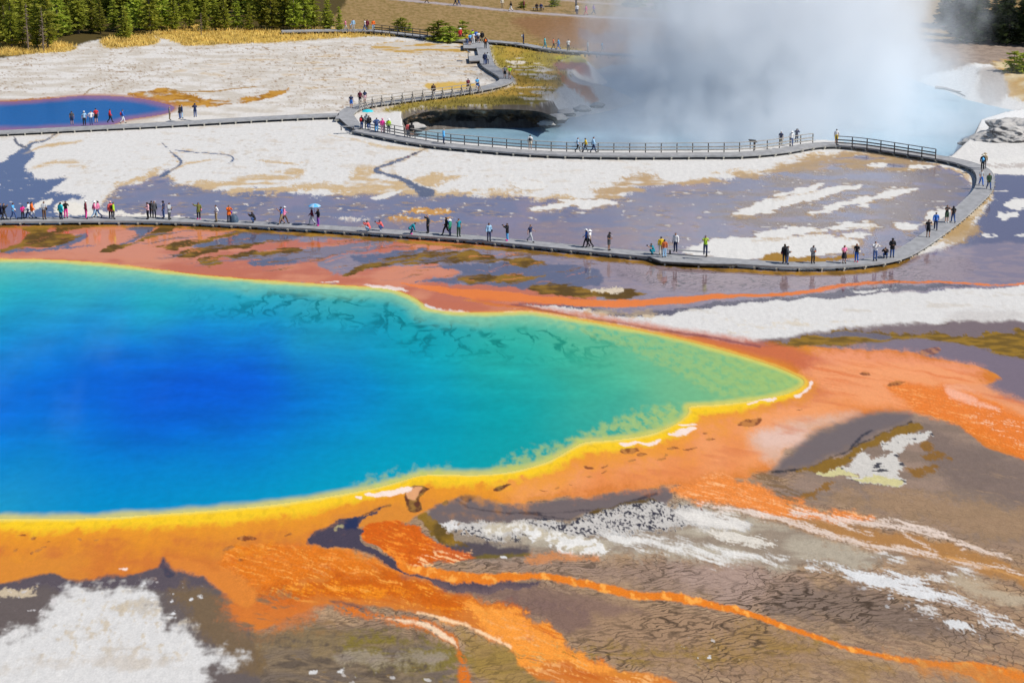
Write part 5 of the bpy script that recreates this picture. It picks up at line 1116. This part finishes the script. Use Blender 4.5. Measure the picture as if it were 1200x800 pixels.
def extra_mesh(kind, which):
    fg = figure(kind)
    if which in fg['parts']: return fg['parts'][which]
    J = fg['J']; hd = Vector(fg['hd']); up = Vector(fg['up']); fw = Vector(fg['fw']); sd = Vector(fg['sd'])
    M = Matrix((sd, -fw, up)).transposed(); m = MB()
    if which == 'cap':
        m.lathe([(.112, .015), (.114, .05), (.098, .10), (.055, .128), (.004, .135)], hd, 12, M)
        b = [hd + up * .028 + fw * (.10 + .10 * math.cos(a)) + sd * .085 * math.sin(a) for a in np.linspace(-1.57, 1.57, 7)]
        n = len(m.v); m.v += [tuple(p) for p in b] + [tuple(p + up * .012) for p in b]; m.f += [tuple(range(n, n+7)), tuple(reversed(range(n+7, n+14)))]
    if which == 'sunhat':
        m.lathe([(.235, .015), (.20, .032), (.115, .045), (.112, .09), (.09, .13), (.004, .145)], hd, 14, M); m.lathe([(.235, .013), (.12, .030)], hd, 14, M)
    if which == 'hood':
        m.lathe([(.10, -.09), (.122, -.03), (.126, .04), (.105, .10), (.055, .135), (.004, .142)], hd - fw * .02, 12, M)
    if which in ('backpack', 'bag'):
        c = (Vector(J['che']) + Vector(J['wai'])) / 2; ax = (Vector(J['nek']) - Vector(J['pel'])).normalized(); bk = ax.cross(Vector((1, 0, 0))).normalized()
        if bk.y < 0: bk = -bk
        M2 = Matrix((Vector((1, 0, 0)), bk, ax)).transposed()
        if which == 'backpack':
            bm = bmesh.new(); bmesh.ops.create_cube(bm, size=1); bmesh.ops.bevel(bm, geom=bm.edges[:], offset=.28, segments=2, affect='EDGES')
            for v in bm.verts: v.co = M2 @ Vector((v.co.x * .31, v.co.y * .19, v.co.z * .46)) + c + bk * .20 + ax * .03
            for s in (-1, 1): pass
            me = bpy.data.meshes.new('backpack'); bm.to_mesh(me); bm.free(); me.shade_smooth(); fg['parts'][which] = me; return me
        hp = Vector(J['pl']) + Vector((.16, .0, .06))
        bm = bmesh.new(); bmesh.ops.create_cube(bm, size=1); bmesh.ops.bevel(bm, geom=bm.edges[:], offset=.25, segments=2, affect='EDGES')
        for v in bm.verts: v.co = Vector((v.co.x * .13, v.co.y * .28, v.co.z * .24)) + hp
        me = bpy.data.meshes.new('shoulder_bag'); bm.to_mesh(me); bm.free(); me.shade_smooth(); fg['parts'][which] = me; return me
    if which == 'skirt':
        c = Vector(J['pel']); m.lathe([(.15, .12), (.175, .0), (.215, -.22), (.245, -.42)], c, 14)
    if which == 'camera':
        c = (Vector(J['hl']) + Vector(J['hr'])) / 2 + Vector((0, -.05, .03)); m.box(tuple(c), .14, .06, .09); m.tube([tuple(c), tuple(c + Vector((0, -.10, 0)))], [.035, .04], 8)
    me = m.mesh(which, True); fg['parts'][which] = me; return me
def put(name, me, mt, parent):
    o = bpy.data.objects.new(name, me); col.objects.link(o); o.parent = parent
    if len(me.materials) == 0: me.materials.append(mt)
    o.material_slots[0].link = 'OBJECT'; o.material_slots[0].material = mt; return o
PEOPLE = []
def person(u, v, kind, face, top, legs, label, hair='dark', hat=None, bag=None, s=1.0, shoes='black', group=None, z=DZ, skin=None):
    """feet at photo point (u, v) on a deck at height z; face: 0 = towards the viewer, 90 = facing +X"""
    fg = figure(kind); p = pw(u, v, z); k = len(PEOPLE)
    o = bpy.data.objects.new('person', fg['body']); col.objects.link(o); o.location = p; o.rotation_euler = (0, 0, R(face)); sc_ = s * .98
    o.scale = (sc_ * 1.06, sc_ * 1.06, sc_); o.material_slots[0].link = 'OBJECT'; o.material_slots[0].material = SKIN[(k * 7 + 3) % 5 % 3 if skin is None else skin]
    tk, tc_ = top.split(':'); lk, lc = legs.split(':')
    put({'tee': 't_shirt', 'shirt': 'shirt', 'coat': 'jacket'}[tk], garment(kind, tk), cloth(tc_), o)
    if lk == 'skirt': put('skirt', extra_mesh(kind, 'skirt'), cloth(lc), o)
    else: put(lk, garment(kind, lk), cloth(lc), o)
    put('shoes', garment(kind, 'shoes'), cloth(shoes), o)
    hk = 'longhair' if hair.startswith('long_') else 'hair'
    if hair != 'bald': put('hair', garment(kind, hk), hairm(hair.replace('long_', '')), o)
    if hat: hk_, hc = hat.split(':'); put({'cap': 'cap', 'sunhat': 'sun_hat', 'hood': 'hood'}[hk_], extra_mesh(kind, hk_), cloth(hc), o)
    if bag: bk_, bc = bag.split(':'); put({'backpack': 'backpack', 'bag': 'shoulder_bag', 'camera': 'camera'}[bk_], extra_mesh(kind, bk_), cloth(bc), o)
    tag(o, label, 'person', group or 'visitors on the boardwalks'); PEOPLE.append(o); return o
# --- near boardwalk, along the great pool
person(1,257.5,'stride',90,'coat:navy','trousers:black','person in navy jacket striding behind someone reading a phone',s=.98)
person(5,258,'walk_phone',90,'coat:black','trousers:dgrey','person in black jacket walking with a phone held up')
person(16,257.5,'walk',80,'tee:sky','trousers:denim','person in bright blue t-shirt and jeans with a white sleeve bag',bag='bag:white')
person(27,257,'phone',20,'shirt:hot','trousers:black','small person in magenta top and black trousers holding a camera',s=.84)
person(34,256.5,'stride',270,'coat:white','trousers:navy','person in long white coat walking beside someone in orange',bag='bag:navy')
person(38,256,'walk',95,'coat:orange','trousers:white','person in orange jacket and white trousers',hair='long_dark',bag='bag:black')
person(52,257,'phone',45,'shirt:lgrey','trousers:brown','tall person in pale lilac shirt with a black bag and brown trousers',bag='bag:black',s=1.07)
person(71.5,257,'stand',150,'coat:cyan','trousers:navy','person in turquoise hooded coat with a lime bag',hair='long_dark',bag='bag:lime')
person(77.5,255.5,'photo',20,'shirt:black','trousers:hot','person in black top and hot pink trousers raising a camera',bag='camera:black')
person(101,256.5,'stand',110,'shirt:maroon','trousers:hot','person with white cap, maroon jacket and hot pink trousers',hat='cap:white',bag='bag:white',s=1.06)
person(111,255.5,'walk',100,'shirt:pink','trousers:lblue','person in pink top, white hat and pale jeans walking',hat='sunhat:white')
person(115,255,'stride',275,'shirt:pink','trousers:denim','long-haired person in pink top and dark jeans striding',hair='long_dark')
person(130,256,'stand',200,'coat:coral','trousers:black','person in coral jacket standing behind a lime green backpacker',hat='cap:lpink')
person(133.5,256.7,'stand',100,'shirt:lime','trousers:dgrey','person in lime green top carrying a black backpack',bag='backpack:black')
person(173.5,256.8,'phone',300,'shirt:lpink','trousers:black','person in pale pink shirt and black trousers',hair='long_dark')
person(178,255,'stand',180,'shirt:black','trousers:black','person all in black standing behind a grey-suited figure')
person(181,255.2,'stand',30,'coat:dgrey','trousers:dgrey','person in dark grey jacket and matching trousers')
person(192,255.6,'stand',260,'tee:navy','trousers:denim','person in navy t-shirt, cap and blue jeans',hat='cap:black')
person(198.5,257.2,'phone',70,'coat:lgrey','trousers:dgrey','person in pale grey jacket with a black shoulder bag',bag='bag:black')
person(233,257,'point',10,'coat:olive','trousers:black','person in olive tunic and pink shoes lifting one arm',hair='long_brown',shoes='hot',bag='bag:pink')
person(253.5,260,'hips',300,'shirt:white','trousers:khaki','person in white shirt and khaki trousers with hands on hips')
person(268.5,260.3,'photo',30,'coat:orange','trousers:black','person in orange jacket, black trousers and purple bag photographing the pool',bag='bag:purple')
person(297,261,'crouch',280,'coat:black','trousers:denim','person in black jacket and jeans crouching alone by the deck edge')
person(330,263,'walk_phone',290,'tee:blue','shorts:khaki','person in blue t-shirt and khaki shorts looking down at a phone',s=1.04)
person(333.5,262.3,'stride',110,'shirt:pink','trousers:brown','person in pink shirt half hidden behind a blue t-shirt',hat='cap:white')
person(365.5,263.6,'walk',270,'shirt:maroon','trousers:lgrey','white-hatted person in maroon top beside a blue umbrella',hat='sunhat:white')
UMB1 = person(373,264.6,'hold',300,'shirt:black','trousers:purple','person in patterned dark clothes and pink shoes holding a blue umbrella',hair='long_dark',shoes='hot')
person(431.5,271.3,'crouch',250,'shirt:coral','trousers:lblue','person in coral top crouching with pale trousers')
person(446.5,270.3,'crouch',280,'shirt:coral','trousers:denim','person in coral top and blue jeans kneeling to take a photograph',shoes='white',bag='camera:black')
person(481.5,274.5,'bend',100,'coat:teal','trousers:navy','person in teal jacket bending over towards the deck',shoes='hot')
person(501.5,273.2,'hand_up',300,'shirt:dgrey','trousers:black','balding person in dark grey shirt with a hand at the chin',hair='bald',s=1.05)
person(523,275.5,'stride',290,'shirt:black','trousers:black','long-haired person in black with a bright blue backpack',hair='long_dark',bag='backpack:blue',s=1.03)
person(527.3,276.6,'stand',250,'coat:green','trousers:navy','person in white hat and green jacket',hat='sunhat:white',s=.95)
person(537.5,277.3,'hand_up',30,'tee:teal','trousers:dgreen','person in teal t-shirt shading the eyes with one hand',s=1.04)
person(573,282.4,'stand',20,'shirt:lblue','trousers:navy','person in pale blue sleeves and a dark vest, navy trousers',hair='long_dark',bag='bag:black',s=1.03)
person(594.5,282,'photo',290,'coat:black','trousers:sky','person in black jacket, bright blue jeans and pink shoes photographing',shoes='hot',bag='camera:black')
person(621.5,283.6,'stride',60,'tee:navy','trousers:lgrey','person in navy t-shirt and light grey trousers striding')
person(687,289.6,'walk',260,'tee:blue','trousers:black','person in white cap and blue t-shirt walking beside a white top',hat='cap:white')
person(691,290.4,'walk',250,'tee:white','trousers:black','person in white top, white hat and black trousers',hat='sunhat:white')
person(713.5,293.3,'phone',60,'tee:black','shorts:dgrey','person in black t-shirt and dark shorts standing alone',hat='cap:black')
person(764.5,298.4,'crouch',290,'tee:teal','trousers:teal','person in teal shirt crouching with a camera beside the bench',bag='camera:black')
person(774.5,298.4,'stand',180,'shirt:yellow','trousers:cream','person in yellow shirt partly hidden by an orange top')
person(778.5,301.8,'stand',200,'shirt:rust','trousers:lblue','person in burnt orange top and pale blue jeans',s=1.0)
person(791.5,295,'stand',330,'shirt:white','trousers:navy','person in white shirt standing on the bench',z=DZ+BZ+.025,s=1.05)
person(826.5,298.3,'photo',0,'tee:lime','trousers:navy','person in lime green t-shirt standing on the bench with arms raised',z=DZ+BZ+.025,s=1.05)
person(919.3,308.6,'stand',190,'coat:black','trousers:dgrey','person in black with a maroon coat over the arm',hair='long_brown',bag='bag:maroon',s=1.06)
person(922.5,309.6,'phone',80,'coat:dgrey','trousers:denim','person in charcoal jacket and jeans close behind a maroon bag')
person(952.5,308.6,'phone',20,'coat:grey','trousers:black','person in grey jacket with an orange scarf',hat=None,bag='camera:orange')
person(989,308.6,'phone',20,'tee:pink','skirt:black','red-haired person in pink top and black skirt',hair='long_red')
person(1003.5,306.8,'stand',330,'tee:black','trousers:blue','person in black vest, blue jeans and red shoes with a pale bag',hair='long_red',shoes='red',bag='bag:cream')
person(1025.3,305.4,'photo',10,'shirt:white','trousers:denim','person in dark vest over white sleeves photographing from the bend',bag='backpack:black',s=1.07)
person(1037.5,302.6,'crouch',340,'coat:black','trousers:denim','person in black crouching between two standing visitors')
person(1045.3,301.6,'phone',0,'coat:black','trousers:denim','person in black jacket, cap and jeans on the bend',hat='cap:black',s=1.05)
person(1087.5,278,'hand_up',160,'tee:black','shorts:black','person in black t-shirt and black shorts walking up the slope of the deck',s=1.02)
person(1096.3,269.5,'walk',170,'shirt:blue','trousers:navy','person in royal blue shirt and dark jeans',s=1.02)
person(1109.2,261,'photo',20,'tee:black','shorts:dgreen','person in black t-shirt and dark green shorts with raised hands',shoes='white',s=1.05)
person(1116.8,261,'walk',185,'tee:black','trousers:denim','long-haired person in black t-shirt and blue jeans',hair='long_dark',s=.98)
person(1149.6,217.5,'walk',10,'tee:lgrey','trousers:blue','grey-shirted person in blue jeans on the curve of the boardwalk',skin=0)
person(1158.6,221.8,'walk',10,'coat:dgreen','trousers:denim','red-haired person in dark green jacket and jeans',hair='long_red')
person(1151.3,199,'stand',170,'shirt:black','trousers:black','person carrying a sky blue backpack at the top of the curve',hat='sunhat:cream',bag='backpack:sky')
person(1153.6,197.6,'stand',180,'shirt:khaki','trousers:grey','person in tan hat behind a sky blue backpack',hat='sunhat:khaki')
# --- crater railing
person(915,171,'stand',150,'tee:navy','trousers:khaki','person in white cap, navy t-shirt and tan trousers at the railing',hat='cap:white')
person(927.5,171,'stand',10,'shirt:white','trousers:denim','person in white hat, white shirt and jeans by the railing',hat='sunhat:white')
person(933.3,167.8,'photo',160,'coat:navy','trousers:navy','person all in navy raising a camera at the railing',bag='camera:black')
person(980,168.2,'stand',170,'tee:white','shorts:yellow','person in white t-shirt with an orange-yellow garment at the waist',hair='dark')
person(621.2,175.3,'stand',180,'tee:white','shorts:cream','person in white t-shirt and pale shorts with black backpack',bag='backpack:black')
person(677,178.2,'walk',90,'tee:lblue','trousers:black','person in light blue t-shirt and black trousers at the crater railing',s=.97)
person(686,178.2,'walk',270,'shirt:yellow','trousers:navy','person in yellow top and navy trousers at the crater railing',s=.95)
person(695.3,179,'walk',90,'shirt:lblue','trousers:navy','taller person in pale blue shirt and navy trousers',s=1.07)
person(520,168.6,'stand',100,'coat:sky','trousers:navy','white-haired person in light blue jacket leaning by the railing',hair='white',s=1.03)
person(478.5,160.8,'stand',180,'shirt:coral','trousers:grey','person in dusty red top and grey trousers by the crater wall')
person(482.6,161,'stand',190,'coat:black','shorts:khaki','person in black hood and tan shorts',hat='hood:black')
person(424,151.6,'stand',150,'shirt:black','trousers:denim','person with a red backpack under the turquoise umbrella',bag='backpack:red')
UMB2 = person(429.5,150,'hold',180,'shirt:lgrey','trousers:navy','person in pale lilac top holding the turquoise umbrella')
person(432.5,152,'stand',200,'coat:black','trousers:blue','person in black jacket and blue trousers next to the umbrella')
person(441.5,154.6,'hips',180,'coat:denim','trousers:sky','person in denim jacket and pale jeans at the landing')
person(448.3,155.6,'stand',180,'shirt:hot','trousers:lpink','person in hot pink top and pale pink trousers',hat='cap:pink',skin=0)
person(455.6,156,'stand',170,'shirt:lime','trousers:navy','person in white hat and pale green top with navy trousers',hat='sunhat:white')
# --- by the blue pool
person(84.5,146.6,'stand',190,'tee:dgrey','shorts:navy','person in charcoal t-shirt and navy shorts facing the blue pool')
person(99,146.8,'stand',10,'tee:lblue','trousers:black','person in pale blue t-shirt, white cap and black trousers',hat='cap:white')
person(107,146.4,'hips',20,'tee:white','trousers:denim','person in white t-shirt with hands on hips')
person(112.8,144.2,'stand',200,'tee:red','shorts:black','tall person in red t-shirt and black shorts',s=1.06)
person(129.2,144,'walk',90,'shirt:red','trousers:black','person in red top and black trousers walking along the blue pool')
person(144,144.8,'walk',100,'shirt:blue','trousers:white','person in blue top and white trousers with a red backpack',bag='backpack:red')
person(199,140.8,'stand',110,'tee:grey','trousers:khaki','person in grey t-shirt and khaki trousers',hair='bald')
person(211,139.6,'stand',250,'coat:black','trousers:denim','person in black jacket with a red front beside a white-haired companion',bag='camera:red')
person(213.5,139,'stand',100,'shirt:navy','trousers:lblue','white-haired person in navy shirt and pale jeans',hair='white')
person(228.8,137.6,'photo',200,'coat:navy','trousers:denim','person in navy jacket and cap lifting a camera towards the blue pool',hat='cap:navy')
# --- climbing boardwalk
person(411.6,126.8,'stand',180,'tee:navy','shorts:blue','person in navy t-shirt and blue shorts at the fork')
person(422,122,'stand',170,'shirt:maroon','trousers:black','person in dark maroon top behind the railing at the fork')
person(427.6,121.6,'stand',200,'tee:navy','shorts:lpink','long-haired person in navy top behind the railing at the fork',hair='long_dark')
person(508,113.4,'stand',180,'coat:brown','trousers:denim','person in brown jacket and jeans behind the braced railing')
person(548.6,107,'walk',200,'tee:maroon','trousers:navy','person in maroon t-shirt near the end of the braced railing')
person(559.3,106,'walk',20,'tee:sky','shorts:blue','person in sky blue t-shirt and blue shorts')
person(591.6,92,'walk',180,'tee:grey','shorts:black','person in grey t-shirt and black shorts on the outer bend')
person(597.3,92.8,'walk',180,'tee:lime','shorts:khaki','person in lime green t-shirt and khaki shorts on the outer bend')
person(568.2,76,'stand',180,'coat:navy','trousers:denim','person in navy jacket and jeans below the platform')
person(571.2,75.4,'stand',190,'coat:lgrey','trousers:navy','person in pale grey jacket and navy trousers below the platform')
person(569,57,'walk',180,'coat:black','trousers:black','person in black with an orange backpack near the platform',bag='backpack:orange')
GR = 'visitors crowding the upper platform'
person(547,52.4,'stand',160,'tee:yellow','trousers:denim','person in yellow t-shirt and jeans on the crowded platform',group=GR)
person(550.7,53,'stand',200,'tee:sky','shorts:navy','person in sky blue t-shirt at the platform edge',group=GR)
person(554.6,51.8,'stand',170,'tee:white','trousers:white','person all in white on the crowded platform',group=GR)
person(553.6,48.5,'stand',20,'tee:lime','shorts:khaki','person in lime top with a purple cap on the crowded platform',hat='cap:purple',group=GR)
person(558,49,'stand',30,'shirt:blue','trousers:black','person in blue shirt in the middle of the platform crowd',group=GR)
person(560.5,50.5,'walk',190,'tee:white','shorts:navy','person in white t-shirt and navy shorts on the platform',bag='backpack:lgrey',group=GR)
person(565,50,'stand',180,'coat:black','trousers:khaki','person in black jacket and khaki trousers on the platform',group=GR)
person(539.4,46.4,'stand',200,'coat:red','trousers:maroon','person in red jacket and white hat behind the narrow bush',hat='sunhat:white')
person(508.2,42.6,'stand',90,'shirt:black','trousers:black','person in black with a red cap at the end of the railed walkway',hat='cap:red')
person(405,36,'walk',90,'tee:pink','trousers:lgrey','person in pink t-shirt on the walkway behind the grass')
person(410.7,36,'walk',90,'tee:lblue','shorts:grey','child in pale blue on the walkway behind the grass',s=.7)
person(414,35.6,'stand',10,'shirt:lblue','trousers:lgrey','adult in pale blue shirt beside a child in pale blue',s=1.03)
person(427.6,35.8,'walk',270,'tee:white','trousers:denim','person in white t-shirt on the walkway behind the grass')
person(430.4,35.6,'stand',180,'coat:maroon','trousers:black','person in dark maroon behind a white t-shirt')
person(437.6,35.8,'stand',20,'shirt:orange','trousers:lblue','person in orange shirt on the walkway behind the grass')
# --- far walkway and road
person(613.3,51.8,'stand',100,'shirt:navy','trousers:navy','person in navy with a white backpack on the far walkway',bag='backpack:white')
person(638.5,57,'walk',90,'tee:cyan','trousers:teal','person in turquoise on the far walkway')
person(648.6,58.2,'walk',90,'tee:orange','trousers:brown','person in orange t-shirt on the far walkway')
person(654.3,58.6,'walk',270,'shirt:sky','trousers:blue','person in blue clothes on the far walkway')
person(666,59.8,'stand',180,'tee:white','trousers:dgrey','person in white t-shirt on the far walkway')
person(688.7,61.5,'stand',90,'shirt:lgrey','trousers:grey','person in pale grey at the edge of the steam')
person(705.6,62.4,'walk',90,'tee:sky','shorts:grey','person in light blue veiled by thin steam')
for k, (u, t_, l_, w) in enumerate(((766,'shirt:dgrey','trousers:black','person in charcoal by the far railing in the steam'),(772,'tee:lgrey','shorts:navy','person in pale top and navy shorts by the far railing'),(777.5,'coat:navy','trousers:denim','person in navy jacket by the far railing'),(784,'shirt:grey','trousers:dgrey','person in grey by the end of the far railing'))):
    person(u, 65, 'stand', 180 + 15 * k, t_, l_, w)
ZR = 0.03
for (u, v, kd, fc, t_, l_, w) in ((500,4,'walk',90,'shirt:dgrey','trousers:black','lone dark-clothed person at the bend of the pale road'),(533.5,6.5,'walk',95,'shirt:blue','trousers:navy','person in blue walking on the pale road'),(537.5,6.8,'walk',95,'shirt:grey','trousers:denim','person in grey walking beside a blue shirt on the pale road'),
    (588.5,10,'stand',10,'shirt:cream','trousers:khaki','person in cream shirt and khaki trousers on the pale road'),(598.7,13.2,'walk',270,'shirt:black','trousers:white','person in black top and white trousers on the pale road'),(614,12,'stand',90,'shirt:maroon','trousers:black','person in maroon top near the roadside bench'),
    (676.2,17.4,'stand',180,'shirt:white','trousers:navy','person in white shirt beside the tall dark post'),(686.6,18.2,'walk',270,'shirt:hot','trousers:coral','person in pink and red clothes on the pale road'),(695.6,17.2,'walk',90,'shirt:purple','trousers:navy','person in purple shirt on the pale road')):
    person(u, v, kd, fc, t_, l_, w, z=ZR, group='walkers on the far road')
for u, c, w in ((629, 'black', 'person in black seated on the roadside bench'), (634, 'navy', 'person in navy seated on the roadside bench')):
    person(u, 12.9, 'sit', 0, 'shirt:' + c, 'trousers:black', w, z=.05, group='walkers on the far road')
# --- umbrellas, bag
def umbrella(per, colr, label, r=.62):
    J = per.matrix_basis @ Vector(figure('hold')['J']['hr'])
    t = empty('umbrella', J); tag(t, label, 'umbrella')
    m = MB(); m.tube([(0, 0, -.12), (0, 0, .86)], [.012, .012], 6); stk = m.build('stick', DARKM, t)
    m = MB(); m.tube([(0, 0, -.12), (0, 0, -.17), (.04, 0, -.19), (.07, 0, -.15)], [.015, .016, .016, .014], 6); m.build('handle', WOOD_D, stk)
    prof = [(r, .60), (r * .86, .68), (r * .6, .77), (r * .3, .83), (.02, .86)]
    for k in range(8):
        m = MB(); a0 = 2 * math.pi * k / 8; N_ = 4
        for (rr, z) in prof:
            for q in range(N_ + 1):
                a = a0 + (2 * math.pi / 8) * q / N_; sc2 = 1 - .05 * math.sin(math.pi * q / N_); m.v.append((rr * sc2 * math.cos(a), rr * sc2 * math.sin(a), z + .03 * math.sin(math.pi * q / N_) * rr / r))
        for i in range(len(prof) - 1):
            for q in range(N_): m.f.append((i*(N_+1)+q, i*(N_+1)+q+1, (i+1)*(N_+1)+q+1, (i+1)*(N_+1)+q))
        m.build('canopy_panel', colr[k % len(colr)], t, True)
    for k in range(8):
        a = 2 * math.pi * k / 8; m = MB(); m.tube([(0, 0, .845), (r * .6 * math.cos(a), r * .6 * math.sin(a), .755), (r * math.cos(a), r * math.sin(a), .595)], [.006, .006, .005], 4); m.build('rib', DARKM, t)
    m = MB(); m.tube([(0, 0, .86), (0, 0, .93)], [.012, .004], 6); m.build('tip', DARKM, stk)
bpy.context.view_layer.update()
umbrella(UMB1, [cloth('sky'), cloth('lblue')], 'two-tone blue umbrella held over the near boardwalk')
umbrella(UMB2, [cloth('cyan')], 'turquoise umbrella held over the landing', .74)
m = MB(); m.lathe([(.42, 0), (.44, .14), (.40, .38), (.28, .58), (.10, .68), (.004, .70)], (0, 0, 0), 14)
t = empty('folded_pack', pw(274.5, 260, DZ), R(20)); m.build('dome', mat('slate_nylon', (.06, .10, .15), .6, .3, 5), t, True)
m = MB(); m.tube([(-.3, 0, .5), (-.12, 0, .76), (.12, 0, .76), (.3, 0, .5)], [.02] * 4, 6); m.build('handle', DARKM, t); tag(t, 'dark slate domed pack on the deck beside the orange jacket', 'bag')

# ------------------------------------------------------------------ steam rising from the crater
def steam():
    x0, x1, y0, y1, z0, z1 = -9, 66, 243, 330, -2.3, 30
    me = MB(); me.box(((x0+x1)/2, (y0+y1)/2, (z0+z1)/2), x1-x0, y1-y0, z1-z0)
    m = bpy.data.materials.new('steam'); m.use_nodes = True; n = m.node_tree.nodes; l = m.node_tree.links
    n.remove(n['Principled BSDF']); out = n['Material Output']; pv = n.new('ShaderNodeVolumePrincipled'); l.new(pv.outputs[0], out.inputs['Volume'])
    pv.inputs['Color'].default_value = (.955, .975, 1.0, 1); pv.inputs['Anisotropy'].default_value = 0.0
    geo = n.new('ShaderNodeNewGeometry')
    def mth(op, a, b=None, c=None, clamp=False):
        x = n.new('ShaderNodeMath'); x.operation = op; x.use_clamp = clamp
        for i, v in enumerate((a, b, c)):
            if v is None: continue
            if isinstance(v, (int, float)): x.inputs[i].default_value = v
            else: l.new(v, x.inputs[i])
        return x.outputs[0]
    def mr(v, a, b, c=0, d=1):
        x = n.new('ShaderNodeMapRange'); x.interpolation_type = 'SMOOTHSTEP'; l.new(v, x.inputs['Value'])
        for k_, val in zip(('From Min', 'From Max', 'To Min', 'To Max'), (a, b, c, d)): x.inputs[k_].default_value = val
        return x.outputs['Result']
    def nz(scale, det, sz=1.0, off=0):
        mp = n.new('ShaderNodeMapping'); mp.inputs['Scale'].default_value = (1, 1, sz); mp.inputs['Location'].default_value = (off, 0, 0); l.new(geo.outputs['Position'], mp.inputs['Vector'])
        x = n.new('ShaderNodeTexNoise'); x.inputs['Scale'].default_value = scale; x.inputs['Detail'].default_value = det; x.inputs['Roughness'].default_value = .55; l.new(mp.outputs['Vector'], x.inputs['Vector']); return x.outputs['Fac']
    sep = n.new('ShaderNodeSeparateXYZ'); l.new(geo.outputs['Position'], sep.inputs[0]); x, y, z = sep.outputs
    big = nz(.075, 6, .85); fine = nz(.26, 5, .85, 9)
    w = mth('ADD', mth('MULTIPLY', mth('SUBTRACT', big, .5), 2.1), mth('MULTIPLY', mth('SUBTRACT', fine, .5), 1.3))
    # plume: elliptical column over the middle of the crater
    cx = mth('SUBTRACT', mth('ADD', x, mth('MULTIPLY', z, -.05)), 33.0); cy = mth('SUBTRACT', y, 288.0)
    r = mth('SQRT', mth('ADD', mth('POWER', mth('MULTIPLY', cx, 1/29.0), 2.0), mth('POWER', mth('MULTIPLY', cy, 1/38.0), 2.0)))
    col_ = mr(mth('ADD', mth('SUBTRACT', 1.0, r), w), .12, .62)
    fade_top = mr(z, 29.5, 18)
    # thin blanket lying on the water
    low = mth('MULTIPLY', mr(z, 7.0, -2.3), mr(mth('ADD', big, mth('MULTIPLY', fine, .4)), .55, .95))
    ex = mth('MULTIPLY', mr(mth('ADD', x, mth('MULTIPLY', mth('SUBTRACT', fine, .5), 22.0)), -4, 24), mr(x, 63, 48)); ey = mth('MULTIPLY', mr(y, 243, 254), mr(y, 330, 318))
    ex2 = mth('MULTIPLY', mr(x, 2, 18), mr(x, 66, 57))
    d = mth('ADD', mth('MULTIPLY', mth('MULTIPLY', mth('MULTIPLY', col_, fade_top), .10), ex), mth('MULTIPLY', mth('MULTIPLY', low, .10), ex2))
    l.new(mth('MULTIPLY', d, ey), pv.inputs['Density'])
    o = me.build('steam', m); tag(o, 'blue-white steam billowing out of the hot crater', 'steam', kind='stuff')
steam()
def pool_steam():
    a = pw(-30, 590); b = pw(330, 380)
    x0, x1, y0, y1, z0, z1 = -40, -22, a.y, b.y, .3, 5.5
    me = MB(); me.box(((x0+x1)/2, (y0+y1)/2, (z0+z1)/2), x1-x0, y1-y0, z1-z0)
    m = bpy.data.materials.new('thin_steam'); m.use_nodes = True; n = m.node_tree.nodes; l = m.node_tree.links
    n.remove(n['Principled BSDF']); pv = n.new('ShaderNodeVolumePrincipled'); l.new(pv.outputs[0], n['Material Output'].inputs['Volume'])
    pv.inputs['Color'].default_value = (.42, .90, 1, 1)
    tc = n.new('ShaderNodeTexCoord'); geo = n.new('ShaderNodeNewGeometry'); mp = n.new('ShaderNodeMapping'); mp.inputs['Scale'].default_value = (1, .35, .6); l.new(geo.outputs['Position'], mp.inputs['Vector'])
    no = n.new('ShaderNodeTexNoise'); no.inputs['Scale'].default_value = .22; no.inputs['Detail'].default_value = 4; l.new(mp.outputs['Vector'], no.inputs['Vector'])
    r = n.new('ShaderNodeMapRange'); r.interpolation_type = 'SMOOTHSTEP'; r.inputs['From Min'].default_value = .50; r.inputs['From Max'].default_value = .72; r.inputs['To Max'].default_value = .018; l.new(no.outputs['Fac'], r.inputs['Value'])
    sb = n.new('ShaderNodeVectorMath'); sb.operation = 'SUBTRACT'; l.new(tc.outputs['Generated'], sb.inputs[0]); sb.inputs[1].default_value = (.5, .5, .3)
    ml = n.new('ShaderNodeVectorMath'); ml.operation = 'MULTIPLY'; l.new(sb.outputs[0], ml.inputs[0]); ml.inputs[1].default_value = (2, 2, 1.4)
    ln = n.new('ShaderNodeVectorMath'); ln.operation = 'LENGTH'; l.new(ml.outputs[0], ln.inputs[0])
    f = n.new('ShaderNodeMapRange'); f.interpolation_type = 'SMOOTHSTEP'; f.inputs['From Min'].default_value = 1; f.inputs['From Max'].default_value = .35; l.new(ln.outputs['Value'], f.inputs['Value'])
    k = n.new('ShaderNodeMath'); k.operation = 'MULTIPLY'; l.new(r.outputs['Result'], k.inputs[0]); l.new(f.outputs['Result'], k.inputs[1]); l.new(k.outputs[0], pv.inputs['Density'])
    o = me.build('steam', m); tag(o, 'thin wisps of steam drifting over the great blue pool', 'steam', kind='stuff')
pool_steam()
